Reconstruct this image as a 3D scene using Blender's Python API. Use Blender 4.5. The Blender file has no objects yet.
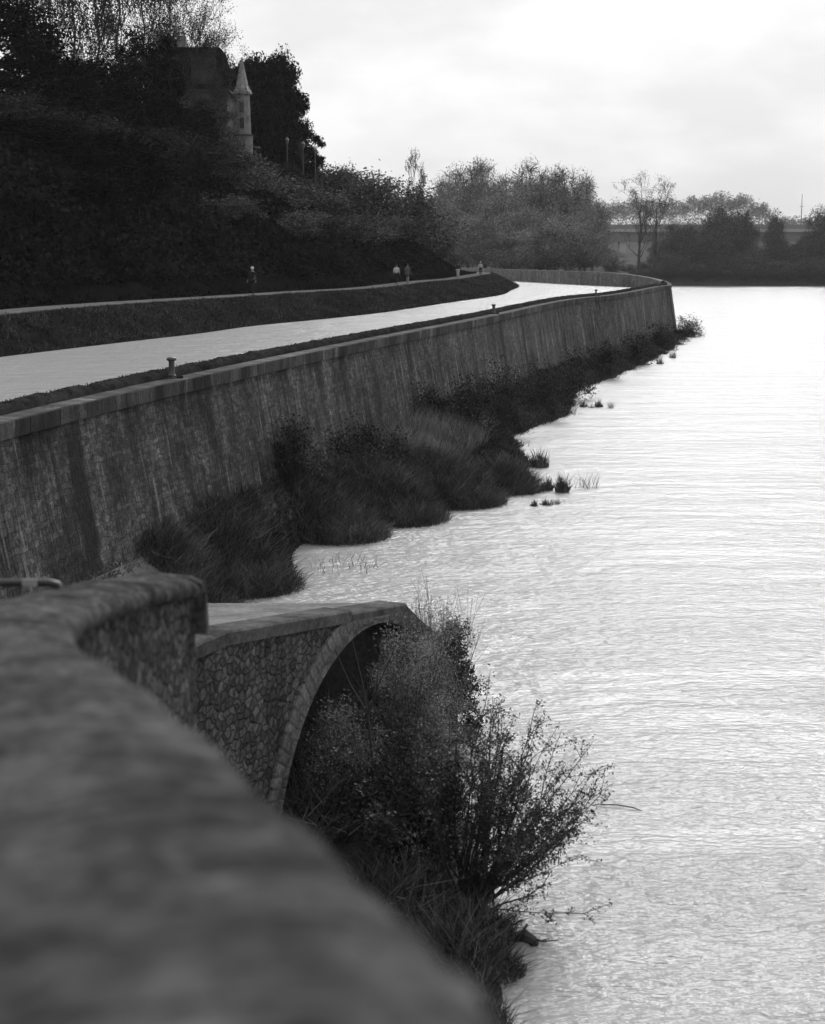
import bpy, math, random
import numpy as np
from mathutils import Vector

C = bpy.context.scene.collection
rng = np.random.default_rng(7)
R = math.radians

# ------------------------------------------------------------------ camera
F = 1500.0
HC = 9.0
PITCH = math.atan(255.0 / F)
cp, sp = math.cos(PITCH), math.sin(PITCH)
cam_d = bpy.data.cameras.new('camera')
cam = bpy.data.objects.new('camera', cam_d)
C.objects.link(cam)
cam.location = (0, 0, HC)
cam.rotation_euler = (math.pi / 2 - PITCH, 0, 0)
cam_d.sensor_fit = 'VERTICAL'
cam_d.sensor_height = 36.0
cam_d.lens = F / 1024 * 36
cam_d.clip_start = 0.05
cam_d.clip_end = 8000
cam_d.dof.use_dof = True
cam_d.dof.focus_distance = 48
cam_d.dof.aperture_fstop = 2.0
bpy.context.scene.camera = cam


def ray(x, y):
    u = (x - 412.5) / F
    v = (512 - y) / F
    return np.array([u, cp + v * sp, -sp + v * cp])


def P(x, y, z):
    """place reached by the sight line at height z (used to survey the site)"""
    d = ray(x, y)
    t = (z - HC) / d[2]
    return np.array([0, 0, HC]) + d * t


def D(x, y, Y):
    d = ray(x, y)
    return np.array([0, 0, HC]) + d * (Y / d[1])


# ------------------------------------------------------------------ object helpers
def tag(o, label=None, cat=None, group=None, kind=None):
    if label: o['label'] = label
    if cat: o['category'] = cat
    if group: o['group'] = group
    if kind: o['kind'] = kind
    return o


def thing(name, label, cat, loc=(0, 0, 0), rz=0, group=None):
    o = bpy.data.objects.new(name, None)
    C.objects.link(o)
    o.location = loc
    o.rotation_euler = (0, 0, rz)
    o.empty_display_size = 0.2
    return tag(o, label, cat, group)


def obj(name, me, mat=None, parent=None, smooth=False):
    o = bpy.data.objects.new(name, me)
    C.objects.link(o)
    if mat:
        me.materials.clear()
        me.materials.append(mat)
    if parent: o.parent = parent
    if smooth:
        me.polygons.foreach_set('use_smooth', [True] * len(me.polygons))
    return o


def mesh(name, v, f, uv=None):
    me = bpy.data.meshes.new(name)
    me.from_pydata([tuple(map(float, p)) for p in v], [], [tuple(map(int, q)) for q in f])
    if uv is not None:
        l = me.uv_layers.new(name='UVMap')
        for lp in me.loops:
            l.data[lp.index].uv = uv[lp.vertex_index]
    me.update()
    return me


def copy_tree(o, parent=None):
    c = o.copy()
    C.objects.link(c)
    c.parent = parent
    for ch in list(o.children):
        copy_tree(ch, c)
    return c


class MB:
    def __init__(s):
        s.v = []; s.f = []

    def add(s, v, f):
        n = len(s.v)
        s.v += [tuple(p) for p in v]
        s.f += [tuple(i + n for i in q) for q in f]

    def box(s, a, b, taper=0.0):
        x0, y0, z0 = a; x1, y1, z1 = b
        t = taper
        s.add([(x0, y0, z0), (x1, y0, z0), (x1, y1, z0), (x0, y1, z0),
               (x0 + t, y0 + t, z1), (x1 - t, y0 + t, z1), (x1 - t, y1 - t, z1), (x0 + t, y1 - t, z1)],
              [(3, 2, 1, 0), (4, 5, 6, 7), (0, 1, 5, 4), (1, 2, 6, 5), (2, 3, 7, 6), (3, 0, 4, 7)])

    def tube(s, pts, rad, n=6):
        pts = [Vector(p) for p in pts]
        if not hasattr(rad, '__len__'): rad = [rad] * len(pts)
        ring = []
        for i, p in enumerate(pts):
            d = (pts[min(i + 1, len(pts) - 1)] - pts[max(i - 1, 0)]).normalized()
            a = d.orthogonal() if i == 0 else (ring_a - d * ring_a.dot(d))
            a.normalize(); ring_a = a
            b = d.cross(a)
            ring.append([p + (a * math.cos(2 * math.pi * k / n) + b * math.sin(2 * math.pi * k / n)) * rad[i] for k in range(n)])
        v = [q for r_ in ring for q in r_]
        f = []
        for i in range(len(pts) - 1):
            for k in range(n):
                f.append((i * n + k, i * n + (k + 1) % n, (i + 1) * n + (k + 1) % n, (i + 1) * n + k))
        f.append(tuple(range(n))[::-1])
        f.append(tuple((len(pts) - 1) * n + k for k in range(n)))
        s.add(v, f)

    def lathe(s, prof, n=12, c=(0, 0, 0)):
        v = []; f = []
        for r_, z in prof:
            for k in range(n):
                a = 2 * math.pi * k / n
                v.append((c[0] + r_ * math.cos(a), c[1] + r_ * math.sin(a), c[2] + z))
        for i in range(len(prof) - 1):
            for k in range(n):
                f.append((i * n + k, i * n + (k + 1) % n, (i + 1) * n + (k + 1) % n, (i + 1) * n + k))
        f.append(tuple(range(n))[::-1])
        f.append(tuple((len(prof) - 1) * n + k for k in range(n)))
        s.add(v, f)

    def build(s, name, mat, parent=None, smooth=False):
        return obj(name, mesh(name, s.v, s.f), mat, parent, smooth)


def soup(name, V, k):
    """fast mesh from an array of separate k-gons: V is (n,k,3)"""
    n = len(V)
    me = bpy.data.meshes.new(name)
    me.vertices.add(n * k)
    me.vertices.foreach_set('co', np.ascontiguousarray(V, dtype=np.float32).ravel())
    me.loops.add(n * k)
    me.loops.foreach_set('vertex_index', np.arange(n * k, dtype=np.int32))
    me.polygons.add(n)
    me.polygons.foreach_set('loop_start', np.arange(0, n * k, k, dtype=np.int32))
    me.update(calc_edges=True)
    me.validate()
    return me


def unit(a):
    return a / np.maximum(np.linalg.norm(a, axis=-1, keepdims=True), 1e-9)


def leaf_array(pts, size, r, aspect=0.55, up=0.0):
    """pointed leaf quads round pts"""
    n = len(pts)
    a = unit(r.normal(size=(n, 3)) + np.array([0, 0, up]))
    b = unit(np.cross(a, r.normal(size=(n, 3))))
    s = (size * r.uniform(0.6, 1.4, size=(n, 1)))
    q = np.stack([pts - a * s * .5, pts + b * s * aspect * .5, pts + a * s * .5, pts - b * s * aspect * .5], 1)
    return q


def blades_array(base, h, w, r, lean=0.35):
    n = len(base)
    d = r.normal(size=(n, 3)) * lean
    d[:, 2] = 1
    d = unit(d)
    side = unit(np.cross(d, r.normal(size=(n, 3))))
    h = np.asarray(h).reshape(-1, 1) * np.ones((n, 1))
    droop = r.normal(size=(n, 3)) * h * lean * .5
    droop[:, 2] = -np.abs(droop[:, 2]) * .4
    mid = base + d * h * .55
    tip = base + d * h + droop
    return np.concatenate([np.stack([base - side * w * .5, base + side * w * .5, mid + side * w * .4, mid - side * w * .4], 1),
                           np.stack([mid - side * w * .4, mid + side * w * .4, tip + side * w * .08, tip - side * w * .08], 1)], 0)


def clump_points(r, n, rx, ry, rz, nclump, cr, lo=0.5, bottom=-1.0):
    d = unit(r.normal(size=(nclump * 4, 3)))
    d = d[d[:, 2] > bottom][:nclump]
    c = d * r.uniform(lo, 0.95, size=(len(d), 1)) * np.array([rx, ry, rz])
    idx = r.integers(0, len(c), n)
    rad = r.uniform(.6, 1.3, size=len(c)) * cr
    off = unit(r.normal(size=(n, 3))) * (r.uniform(0, 1, size=(n, 1)) ** .6) * rad[idx][:, None]
    return c[idx] + off, c


# branch skeletons
def seg_tubes(segs, sides=4):
    """segs (n,8): p0 p1 r0 r1 -> quads"""
    S = np.asarray(segs)
    p0, p1, r0, r1 = S[:, 0:3], S[:, 3:6], S[:, 6:7], S[:, 7:8]
    d = unit(p1 - p0)
    ref = np.where(np.abs(d[:, 2:3]) > .9, np.array([[1., 0, 0]]), np.array([[0, 0, 1.]]))
    a = unit(np.cross(d, ref)); b = np.cross(d, a)
    out = []
    for k in range(sides):
        t0, t1 = 2 * math.pi * k / sides, 2 * math.pi * (k + 1) / sides
        u0 = a * math.cos(t0) + b * math.sin(t0)
        u1 = a * math.cos(t1) + b * math.sin(t1)
        out.append(np.stack([p0 + u0 * r0, p0 + u1 * r0, p1 + u1 * r1, p1 + u0 * r1], 1))
    return np.concatenate(out, 0)


def grow(r, p, d, length, rad, depth, segs, tips, kids=(2, 4), spread=.55, ratio=.68, up=.15, rmin=.012):
    n = 3
    q = np.array(p, float); dd = np.array(d, float); rr = rad
    pts = [q.copy()]
    for i in range(n):
        dd = unit(dd + r.normal(size=3) * .13 + np.array([0, 0, up * .3]))
        q2 = q + dd * length / n
        r2 = max(rr * .86, rmin)
        segs.append([*q, *q2, rr, r2])
        q, rr = q2, r2
        pts.append(q.copy())
    if depth == 0:
        tips.append(q); return
    k = r.integers(kids[0], kids[1] + 1)
    for i in range(k):
        nd = unit(dd + r.normal(size=3) * spread + np.array([0, 0, up]))
        s = pts[-1] if i < 2 else pts[r.integers(1, len(pts))]
        grow(r, s, nd, length * ratio * r.uniform(.75, 1.2), max(rr * r.uniform(.55, .8), rmin), depth - 1, segs, tips, kids, spread, ratio, up, rmin)


# ------------------------------------------------------------------ materials (all greys: the photograph is black and white)
class N:
    def __init__(s, name):
        s.m = bpy.data.materials.new(name)
        s.m.use_nodes = True
        s.t = s.m.node_tree
        s.b = s.t.nodes['Principled BSDF']

    def n(s, typ, **kw):
        x = s.t.nodes.new(typ)
        for k, v in kw.items():
            if hasattr(x, k): setattr(x, k, v)
        return x

    def l(s, a, b): s.t.links.new(a, b)

    def coord(s, kind, scale):
        tc = s.n('ShaderNodeTexCoord')
        mp = s.n('ShaderNodeMapping')
        mp.inputs['Scale'].default_value = scale
        s.l(tc.outputs[kind], mp.inputs['Vector'])
        return mp.outputs[0]

    def noise(s, vec, scale=1, detail=4, rough=.6):
        x = s.n('ShaderNodeTexNoise')
        x.inputs['Scale'].default_value = scale
        x.inputs['Detail'].default_value = detail
        x.inputs['Roughness'].default_value = rough
        s.l(vec, x.inputs['Vector'])
        return x.outputs['Fac']

    def ramp(s, fac, a, b, lo, hi):
        x = s.n('ShaderNodeMapRange')
        x.inputs[1].default_value = a; x.inputs[2].default_value = b
        x.inputs[3].default_value = lo; x.inputs[4].default_value = hi
        s.l(fac, x.inputs[0])
        return x.outputs[0]

    def math(s, op, a, b):
        x = s.n('ShaderNodeMath'); x.operation = op
        for i, q in enumerate((a, b)):
            if isinstance(q, (int, float)): x.inputs[i].default_value = q
            else: s.l(q, x.inputs[i])
        return x.outputs[0]

    def grey(s, fac):
        x = s.n('ShaderNodeCombineColor')
        for i in range(3): s.l(fac, x.inputs[i])
        s.l(x.outputs[0], s.b.inputs['Base Color'])

    def bump(s, h, strength, dist):
        x = s.n('ShaderNodeBump')
        x.inputs['Strength'].default_value = strength
        x.inputs['Distance'].default_value = dist
        s.l(h, x.inputs['Height'])
        s.l(x.outputs[0], s.b.inputs['Normal'])

    def rough(s, v, spec=.3):
        s.b.inputs['Roughness'].default_value = v
        s.b.inputs['Specular IOR Level'].default_value = spec


def m_plain(name, g, rough=.8, spec=.3, var=.25, scale=6):
    k = N(name)
    nz = k.noise(k.coord('Object', (1, 1, 1)), scale, 3)
    k.grey(k.ramp(nz, .3, .7, g * (1 - var), g * (1 + var)))
    k.rough(rough, spec)
    return k.m


def m_foliage(name, lo, hi, rough=.6, spec=.25, clump=.35):
    k = N(name)
    geo = k.n('ShaderNodeNewGeometry')
    v = k.ramp(geo.outputs['Random Per Island'], 0, 1, lo, hi)
    nz = k.noise(k.coord('Object', (1, 1, 1)), clump, 3)
    k.grey(k.math('MULTIPLY', v, k.ramp(nz, .35, .65, .5, 1.5)))
    k.rough(rough, spec if rough < .65 else 0.0)
    return k.m


def m_masonry(name, w, h, lo, hi, joint, streak=.6, lime=.3, rnd=.7, bump=.6, brick=False):
    k = N(name)
    uv = k.coord('UV', (1, 1, 1))
    nz = k.n('ShaderNodeTexNoise'); nz.inputs['Scale'].default_value = 1.1 / w; nz.inputs['Detail'].default_value = 2
    k.l(uv, nz.inputs['Vector'])
    wr = k.n('ShaderNodeVectorMath'); wr.operation = 'MULTIPLY_ADD'
    k.l(nz.outputs['Color'], wr.inputs[0])
    wr.inputs[1].default_value = (w * .7, h * 1.3, 0)
    k.l(uv, wr.inputs[2])
    mp = k.n('ShaderNodeMapping'); mp.inputs['Scale'].default_value = (1 / w, 1 / h, 1)
    k.l(wr.outputs[0], mp.inputs['Vector'])
    if brick:
        bt = k.n('ShaderNodeTexBrick'); bt.inputs['Scale'].default_value = 1
        bt.inputs['Brick Width'].default_value = 1.0; bt.inputs['Row Height'].default_value = 1.0
        bt.inputs['Mortar Size'].default_value = .07; bt.inputs['Mortar Smooth'].default_value = 1.0
        bt.inputs['Color1'].default_value = (0, 0, 0, 1); bt.inputs['Color2'].default_value = (1, 1, 1, 1)
        bt.inputs['Mortar'].default_value = (.4, .4, .4, 1)
        bt.squash = .6; bt.squash_frequency = 3
        k.l(mp.outputs[0], bt.inputs['Vector'])
    v1 = k.n('ShaderNodeTexVoronoi'); v1.voronoi_dimensions = '2D'; v1.inputs['Scale'].default_value = 1; v1.inputs['Randomness'].default_value = rnd
    v2 = k.n('ShaderNodeTexVoronoi'); v2.voronoi_dimensions = '2D'; v2.feature = 'DISTANCE_TO_EDGE'; v2.inputs['Scale'].default_value = 1; v2.inputs['Randomness'].default_value = rnd
    k.l(mp.outputs[0], v1.inputs['Vector']); k.l(mp.outputs[0], v2.inputs['Vector'])
    sep = k.n('ShaderNodeSeparateColor'); k.l(v1.outputs['Color'], sep.inputs[0])
    cell = k.ramp(sep.outputs[0], 0, 1, lo, hi)
    edge = k.ramp(v2.outputs['Distance'], .0, .2, 0, 1)
    if brick:
        cell = k.ramp(bt.outputs['Color'], 0, 1, lo, hi)
        edge = k.ramp(bt.outputs['Fac'], 0, 1, 1, 0)
        rub = k.n('ShaderNodeTexVoronoi'); rub.voronoi_dimensions = '2D'; rub.inputs['Scale'].default_value = 1.45
        k.l(mp.outputs[0], rub.inputs['Vector'])
        sr = k.n('ShaderNodeSeparateColor'); k.l(rub.outputs['Color'], sr.inputs[0])
        cell = k.math('MULTIPLY', cell, k.ramp(sr.outputs[0], 0, 1, .55, 1.4))
        cell = k.math('MULTIPLY', cell, k.ramp(k.noise(uv, .5, 5, .7), .36, .62, .5, 1.3))
    col = k.math('MULTIPLY', cell, k.ramp(edge, 0, 1, joint, 1))
    fine = k.noise(uv, 14, 5, .7)
    col = k.math('MULTIPLY', col, k.ramp(fine, .3, .7, .4, 1.6))
    big = k.noise(uv, .16, 4, .6)
    col = k.math('MULTIPLY', col, k.ramp(big, .35, .65, .75, 1.25))
    if streak:
        st = k.noise(k.coord('UV', (1.1, .11, 1)), 1, 5, .65)
        patch = k.ramp(k.noise(k.coord('UV', (.22, .3, 1)), 1, 4, .65), .38, .6, 0, 1)
        st = k.math('MULTIPLY', st, k.ramp(patch, 0, 1, .72, 1.0))
        col = k.math('MULTIPLY', col, k.ramp(st, .36, .58, 1.1, 1 - streak))
        st2 = k.noise(k.coord('UV', (4.5, .22, 1)), 1, 3, .6)
        col = k.math('MULTIPLY', col, k.ramp(k.math('MULTIPLY', st2, k.ramp(patch, 0, 1, 1.1, .85)), .48, .68, 1, 1 - streak * .75))
    if lime:
        li = k.noise(k.coord('UV', (2.3, .16, 3)), 1.3, 4, .6)
        col = k.math('ADD', col, k.math('MULTIPLY', k.ramp(li, .6, .74, 0, lime * .35), fine))
    k.grey(col)
    k.rough(.9, .15)
    hgt = k.math('ADD', k.math('MULTIPLY', edge, .8), k.math('MULTIPLY', fine, .5))
    hgt = k.math('ADD', hgt, k.math('MULTIPLY', sep.outputs[1], .35))
    k.bump(hgt, bump, .04)
    return k.m


def m_ground(name, lo, hi, scale=1.5, bump=.5, fine=18):
    k = N(name)
    o = k.coord('Object', (1, 1, 1))
    a = k.noise(o, scale, 5, .65)
    b = k.noise(o, fine, 4, .7)
    k.grey(k.math('MULTIPLY', k.ramp(a, .35, .65, lo, hi), k.ramp(b, .3, .7, .65, 1.35)))
    k.rough(1.0, .0)
    k.bump(k.math('ADD', a, k.math('MULTIPLY', b, .4)), bump, .06)
    return k.m


def m_moss():
    k = N('mossy_coping')
    o = k.coord('Object', (1, 1, 1))
    a = k.noise(o, 2.4, 5, .65); b = k.noise(o, 30, 5, .75); c = k.noise(o, 9, 4, .6)
    col = k.math('MULTIPLY', k.ramp(a, .32, .68, .028, .095), k.ramp(b, .3, .7, .45, 1.55))
    col = k.math('MULTIPLY', col, k.ramp(c, .35, .62, .65, 1.25))
    lich = k.ramp(k.noise(o, 13, 3, .5), .6, .7, 0, .035)
    col = k.math('ADD', col, lich)
    tc = k.n('ShaderNodeTexCoord'); sx = k.n('ShaderNodeSeparateXYZ'); k.l(tc.outputs['UV'], sx.inputs[0])
    fr = k.math('FRACT', k.math('ADD', k.math('DIVIDE', sx.outputs[0], .83), k.math('MULTIPLY', c, .05)), 0)
    j = k.math('MULTIPLY', k.ramp(fr, 0, .02, 0, 1), k.ramp(fr, .98, 1, 1, 0))
    col = k.math('MULTIPLY', col, k.ramp(j, 0, 1, .35, 1))
    k.grey(col); k.rough(1, 0)
    h = k.math('ADD', k.math('MULTIPLY', a, .8), k.math('MULTIPLY', b, .35))
    k.bump(k.math('ADD', h, k.math('MULTIPLY', j, .6)), .55, .05)
    return k.m


def m_water(name, base, sx, sy, strength, rough, amp=1.0, lanes=(.85, 1.15)):
    k = N(name)
    o = k.coord('Object', (sx, sy, 1))
    n1 = k.noise(o, .55, 3, .55)
    o2 = k.coord('Object', (sx * 2.6, sy * 3.2, 1))
    n2 = k.noise(o2, 1.0, 3, .55)
    o3 = k.coord('Object', (sx * .16, sy * .3, 1))
    n3 = k.noise(o3, .5, 2, .5)       # calmer and rougher patches of current
    patch = k.ramp(n3, .38, .62, lanes[0], lanes[1])
    h = k.math('ADD', n1, k.math('MULTIPLY', n2, .42))
    h = k.math('MULTIPLY', h, patch)
    k.b.inputs['Base Color'].default_value = (base, base, base, 1)
    k.b.inputs['IOR'].default_value = 1.33
    k.b.inputs['Specular IOR Level'].default_value = .36
    k.b.inputs['Roughness'].default_value = rough
    k.bump(h, strength, .3 * amp)
    return k.m


M = dict(
    quay=m_masonry('quay_stone', .31, .155, .05, .1, .45, .85, 1.3, .85, .8, True),
    parapet=m_masonry('parapet_rubble', .085, .08, .03, .13, .5, .5, .4, .95, 1.0),
    arch=m_masonry('arch_rubble', .15, .12, .05, .14, .55, .5, .3, .95, .9),
    archcope=m_ground('arch_coping', .05, .12, 1.6, .5, 14),
    ring=m_masonry('voussoir_stone', .6, .2, .09, .15, .65, .25, .1, .45, .6),
    coping=m_masonry('coping_stone', 1.1, 4.0, .07, .12, .75, .3, 0, .15, .4),
    ledge=m_masonry('ledge_stone', .8, 7.0, .04, .085, .4, .7, .5, .3, .3, True),
    inner=m_masonry('canal_face_stone', .5, .3, .14, .22, .6, .35, .2, .6, .5),
    moss=m_moss(),
    kerb=m_ground('turf_kerb', .012, .035, 2.0, .8, 14),
    paving=m_ground('dusty_paving', .12, .2, 1.2, .5, 9),
    path=m_ground('path_gravel', .08, .13, .8, .3, 12),
    dirt=m_ground('bank_earth', .02, .05, .7, .7, 7),
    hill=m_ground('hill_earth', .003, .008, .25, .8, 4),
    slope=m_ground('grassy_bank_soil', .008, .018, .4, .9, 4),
    land=m_ground('far_meadow', .05, .08, .05, .3, 1),
    iron=m_plain('cast_iron', .05, .5, .4),
    darkmetal=m_plain('dark_paint', .02, .45, .5),
    pale=m_plain('pale_plate', .3, .5, .4),
    glass=m_plain('dark_glass', .03, .1, .6),
    lampglass=m_plain('lamp_glass', .07, .2, .6),
    render_=m_plain('pale_render', .06, .9, .2, .3, .8),
    slate=m_plain('slate_roof', .006, 1, 0, .3, 2),
    trim=m_plain('white_trim', .045, .9, .1),
    tower=m_plain('turret_stone', .15, .9, .2, .35, 1.2),
    spire=m_plain('spire_slate', .19, .6, .3, .2, 2),
    concrete=m_plain('viaduct_concrete', .3, .9, .2, .15, .05),
    bark=m_plain('dark_bark', .04, .9, .1),
    bark_pale=m_plain('grey_bark', .09, .9, .1),
    drift=m_plain('wet_wood', .015, .5, .4),
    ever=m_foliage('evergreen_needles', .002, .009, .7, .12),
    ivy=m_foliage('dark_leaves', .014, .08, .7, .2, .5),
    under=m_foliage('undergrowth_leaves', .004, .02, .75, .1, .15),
    scrub=m_foliage('scrub_twigs', .014, .045, .8, .1, .25),
    twig=m_foliage('bud_twigs', .14, .36, .8, .1, .2),
    far=m_foliage('far_hazed_crown', .09, .38, .8, .1, .08),  # pale twigs, lightened further in the colour to make up for thin haze
    fardark=m_foliage('far_hazed_dark_crown', .03, .13, .8, .1, .08),  # distance haze partly put into this grey
    grass=m_foliage('bank_grass_blades', .02, .08, .8, .12, .35),
    sedge=m_foliage('sedge_blades', .025, .13, .75, .15, .7),
    straw=m_foliage('dry_reed_blades', .08, .2, .8, .15, .5),
    willow=m_foliage('willow_leaves', .02, .08, .55, .2, 1.0),
    scrubpale=m_foliage('grey_scrub_twigs', .04, .16, .8, .1, .25),
    river=m_water('river_water', .3, 1.2, 2.6, .55, .25, 1.0, (.75, 1.3)),
    canal=m_water('canal_water', .3, 1.2, 1.9, .7, .22, 1.0, (.85, 1.15)),
    skin=m_plain('skin', .2, .6, .3, .05),
    cloth_dark=m_plain('dark_cloth', .02, .9, .1),
    cloth_mid=m_plain('grey_cloth', .09, .9, .1),
    cloth_pale=m_plain('pale_cloth', .45, .9, .1),
    hair_pale=m_plain('white_hair', .6, .8, .2),
    hair_dark=m_plain('dark_hair', .02, .6, .3),
)


# ------------------------------------------------------------------ sweeps
def catmull(pts, per=6):
    p = np.array(pts, float)
    out = []
    for i in range(len(p) - 1):
        a = p[max(i - 1, 0)]; b = p[i]; c = p[i + 1]; d = p[min(i + 2, len(p) - 1)]
        for t in np.linspace(0, 1, per, endpoint=False):
            out.append(.5 * ((2 * b) + (c - a) * t + (2 * a - 5 * b + 4 * c - d) * t * t + (3 * b - a - 3 * c + d) * t ** 3))
    out.append(p[-1])
    return np.array(out)


def frame2(line):
    t = np.gradient(line[:, :2], axis=0)
    t = t / np.linalg.norm(t, axis=1, keepdims=True)
    nrm = np.stack([-t[:, 1], t[:, 0]], 1)      # to the left of travel
    s = np.concatenate([[0], np.cumsum(np.linalg.norm(np.diff(line[:, :2], axis=0), axis=1))])
    return nrm, s


def sweep(name, line, prof, absz=(), caps=True, jitter=0):
    """prof: list of (offset to the left, z relative to the line or absolute)"""
    nrm, s = frame2(line)
    v = []; uv = []
    d = [0]
    for i in range(1, len(prof)):
        d.append(d[-1] + math.hypot(prof[i][0] - prof[i - 1][0], prof[i][1] - prof[i - 1][1]))
    for i, p in enumerate(line):
        for j, (o, z) in enumerate(prof):
            zz = z if j in absz else p[2] + z
            v.append((p[0] + nrm[i, 0] * o, p[1] + nrm[i, 1] * o, zz))
            uv.append((s[i], zz if abs(prof[min(j + 1, len(prof) - 1)][1] - prof[max(j - 1, 0)][1]) > .3 else d[j]))
    k = len(prof)
    f = []
    for i in range(len(line) - 1):
        for j in range(k - 1):
            f.append((i * k + j, (i + 1) * k + j, (i + 1) * k + j + 1, i * k + j + 1))
    if caps:
        f.append(tuple(range(k)))
        f.append(tuple((len(line) - 1) * k + j for j in range(k))[::-1])
    v = np.array(v)
    if jitter:
        v += rng.normal(size=v.shape) * jitter
    return mesh(name, v, f, uv)


# ------------------------------------------------------------------ survey lines
ZW = 5.2           # canal level
ZP = 6.6           # towpath level
ZL = 5.7           # top of the quay ledge
q_px = [(0, 422), (100, 398), (200, 375.5), (350, 344), (484, 317.6), (567, 300), (619, 294), (659, 286.5)]
quay = [P(x, y, ZL) for x, y in q_px]
quay = [(-15.2, -22, ZL), (-12.6, 6, ZL)] + [tuple(p) for p in quay] + [
    (30.9, 181, ZL + .05), (31.0, 188, ZL + .5), (28.6, 195, ZL + 1.0), (25.6, 204, ZL + 1.25), (22.6, 216, ZL + 1.25),
    (15.6, 250, ZL + 1.25), (11.5, 268, ZL + 1.25), (3, 300, ZL + 1.25), (-14, 330, ZL + 1.25), (-60, 360, ZL + 1.25)]
quay = catmull(quay, 8)
_m = quay[:, 1] < 178
wallY, wallX = quay[_m, 1], quay[_m, 0]


def Xwall(Y): return np.interp(Y, wallY, wallX)


# towpath edges
pr = [(0, 316), (70, 309), (150, 303), (253, 296.5), (320, 292), (380, 288.3), (431, 281.8), (460, 279.3), (482, 275.6)]
path_r = [P(x, y, ZP) for x, y in pr]
d0 = (path_r[1] - path_r[0]) / (path_r[1][1] - path_r[0][1])
path_r = [path_r[0] + d0 * (yy - path_r[0][1]) for yy in (-22, -4, 14, 30, 46)] + path_r + [np.array([11.5, 222, ZP]), np.array([11.0, 240, ZP]), np.array([4.0, 262, ZP]), np.array([-16, 285, ZP]), np.array([-60, 310, ZP])]
path_r = catmull(path_r, 6)
# keep monotone in Y for lookup on the straight reach
_k = path_r[:, 1] < 238


def Xpath(Y): return np.interp(Y, path_r[_k, 1], path_r[_k, 0])


# canal bank foot
br = [(0, 357), (130, 341.5), (200, 333.5), (253, 326), (320, 319.5), (380, 313), (414, 308), (461, 301), (490, 297), (505, 294), (511, 290.5)]
foot = [P(x, y, ZW) for x, y in br]
d0 = (foot[1] - foot[0]) / (foot[1][1] - foot[0][1])
foot = [foot[0] + d0 * (yy - foot[0][1]) for yy in (-22, -5, 12, 27, 42)] + foot + [np.array([14.0, 200, ZW]), np.array([14.2, 232, ZW]), np.array([9.5, 258, ZW]), np.array([-14, 286, ZW]), np.array([-60, 318, ZW])]
foot = catmull(foot, 6)


# ------------------------------------------------------------------ setting: water, banks, path, hill
def grid_mesh(name, A, uv=None):
    n, m = A.shape[:2]
    f = [(i * m + j, (i + 1) * m + j, (i + 1) * m + j + 1, i * m + j + 1) for i in range(n - 1) for j in range(m - 1)]
    return mesh(name, A.reshape(-1, 3), f)


riv = obj('river', mesh('river', [(-2500, -120, 0), (2500, -120, 0), (2500, 3000, 0), (-2500, 3000, 0)], [(0, 1, 2, 3)]), M['river'])
tag(riv, kind='structure')

# canal surface between bank foot and wall (a strip resampled along both)
def resample(line, n):
    s = np.concatenate([[0], np.cumsum(np.linalg.norm(np.diff(line[:, :2], axis=0), axis=1))])
    t = np.linspace(0, s[-1], n)
    return np.stack([np.interp(t, s, line[:, k]) for k in range(line.shape[1])], 1)


nq, _s = frame2(quay)
inner = quay.copy(); inner[:, :2] += nq * .9
a = resample(inner, 60); b = resample(foot, 60)
b2 = b.copy(); b2[:, 0] -= .8
A = np.stack([a, b2], 1); A[:, :, 2] = ZW
tag(obj('canal', grid_mesh('canal', A), M['canal']), kind='structure')

# bank between towpath and canal
n_ = 150
a = resample(path_r, n_); b = resample(foot, n_)
# pair by Y on the straight reach
cols = []
for t in np.linspace(0, 1, 9):
    z = ZP + .02 - (ZP + .02 - ZW) * (t ** 1.25)
    row = a * (1 - t) + b * t
    row[:, 2] = z
    if 0 < t < .95:
        row[:, 2] += rng.normal(size=n_) * .07
        row[:, 0] += rng.normal(size=n_) * .09
    cols.append(row)
under_row = b.copy(); under_row[:, 2] = ZW - .6; under_row[:, 0] += .4
cols.append(under_row)
bank_grid = np.stack(cols, 1)
tag(obj('canal_bank', grid_mesh('canal_bank', bank_grid), M['slope'], smooth=True), kind='structure')

# towpath sheet
pw = 2.1
nl, _ = frame2(path_r)
lft = path_r.copy(); lft[:, :2] += nl * np.clip(pw + np.clip((path_r[:, 1:2] - 185) / 20, 0, 1) * 3, pw, 6)
A = np.stack([path_r, path_r, .5 * (path_r + lft), lft], 1); A[:, :, 2] = ZP + .06; A[:, 0, 2] -= .4; A[:, 2, 2] += .03
tag(obj('towpath', grid_mesh('towpath', A), M['path']), kind='structure')


# hill left of the towpath
def fade(Y):
    t = np.clip((232 - Y) / 36, 0, 1)
    return t * t * (3 - 2 * t)


_hs = [0, 1.2, 4.5, 18, 24, 70]
_hz = [0, .35, 2.5, 11.3, 12, 15]


def hill_z(X, Y):
    s = np.maximum(Xpath(Y) - pw - X, 0)
    return ZP + .03 + np.interp(s, _hs, _hz) * fade(Y)


Yg = np.linspace(-22, 236, 110)
Sg = np.array([0, .5, 1.2, 2.2, 3.2, 4.5, 6, 8, 10, 12, 14, 16, 18, 20, 22, 24, 28, 34, 44, 56, 70.])
A = np.zeros((len(Yg), len(Sg), 3))
for i, Y in enumerate(Yg):
    X = Xpath(Y) - pw - Sg + .05
    A[i, :, 0] = X; A[i, :, 1] = Y
    A[i, :, 2] = hill_z(X, Y) + rng.normal(size=len(Sg)) * np.where(Sg > .6, .16, 0)
tag(obj('hill', grid_mesh('hill', A), M['hill'], smooth=True), kind='structure')

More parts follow.
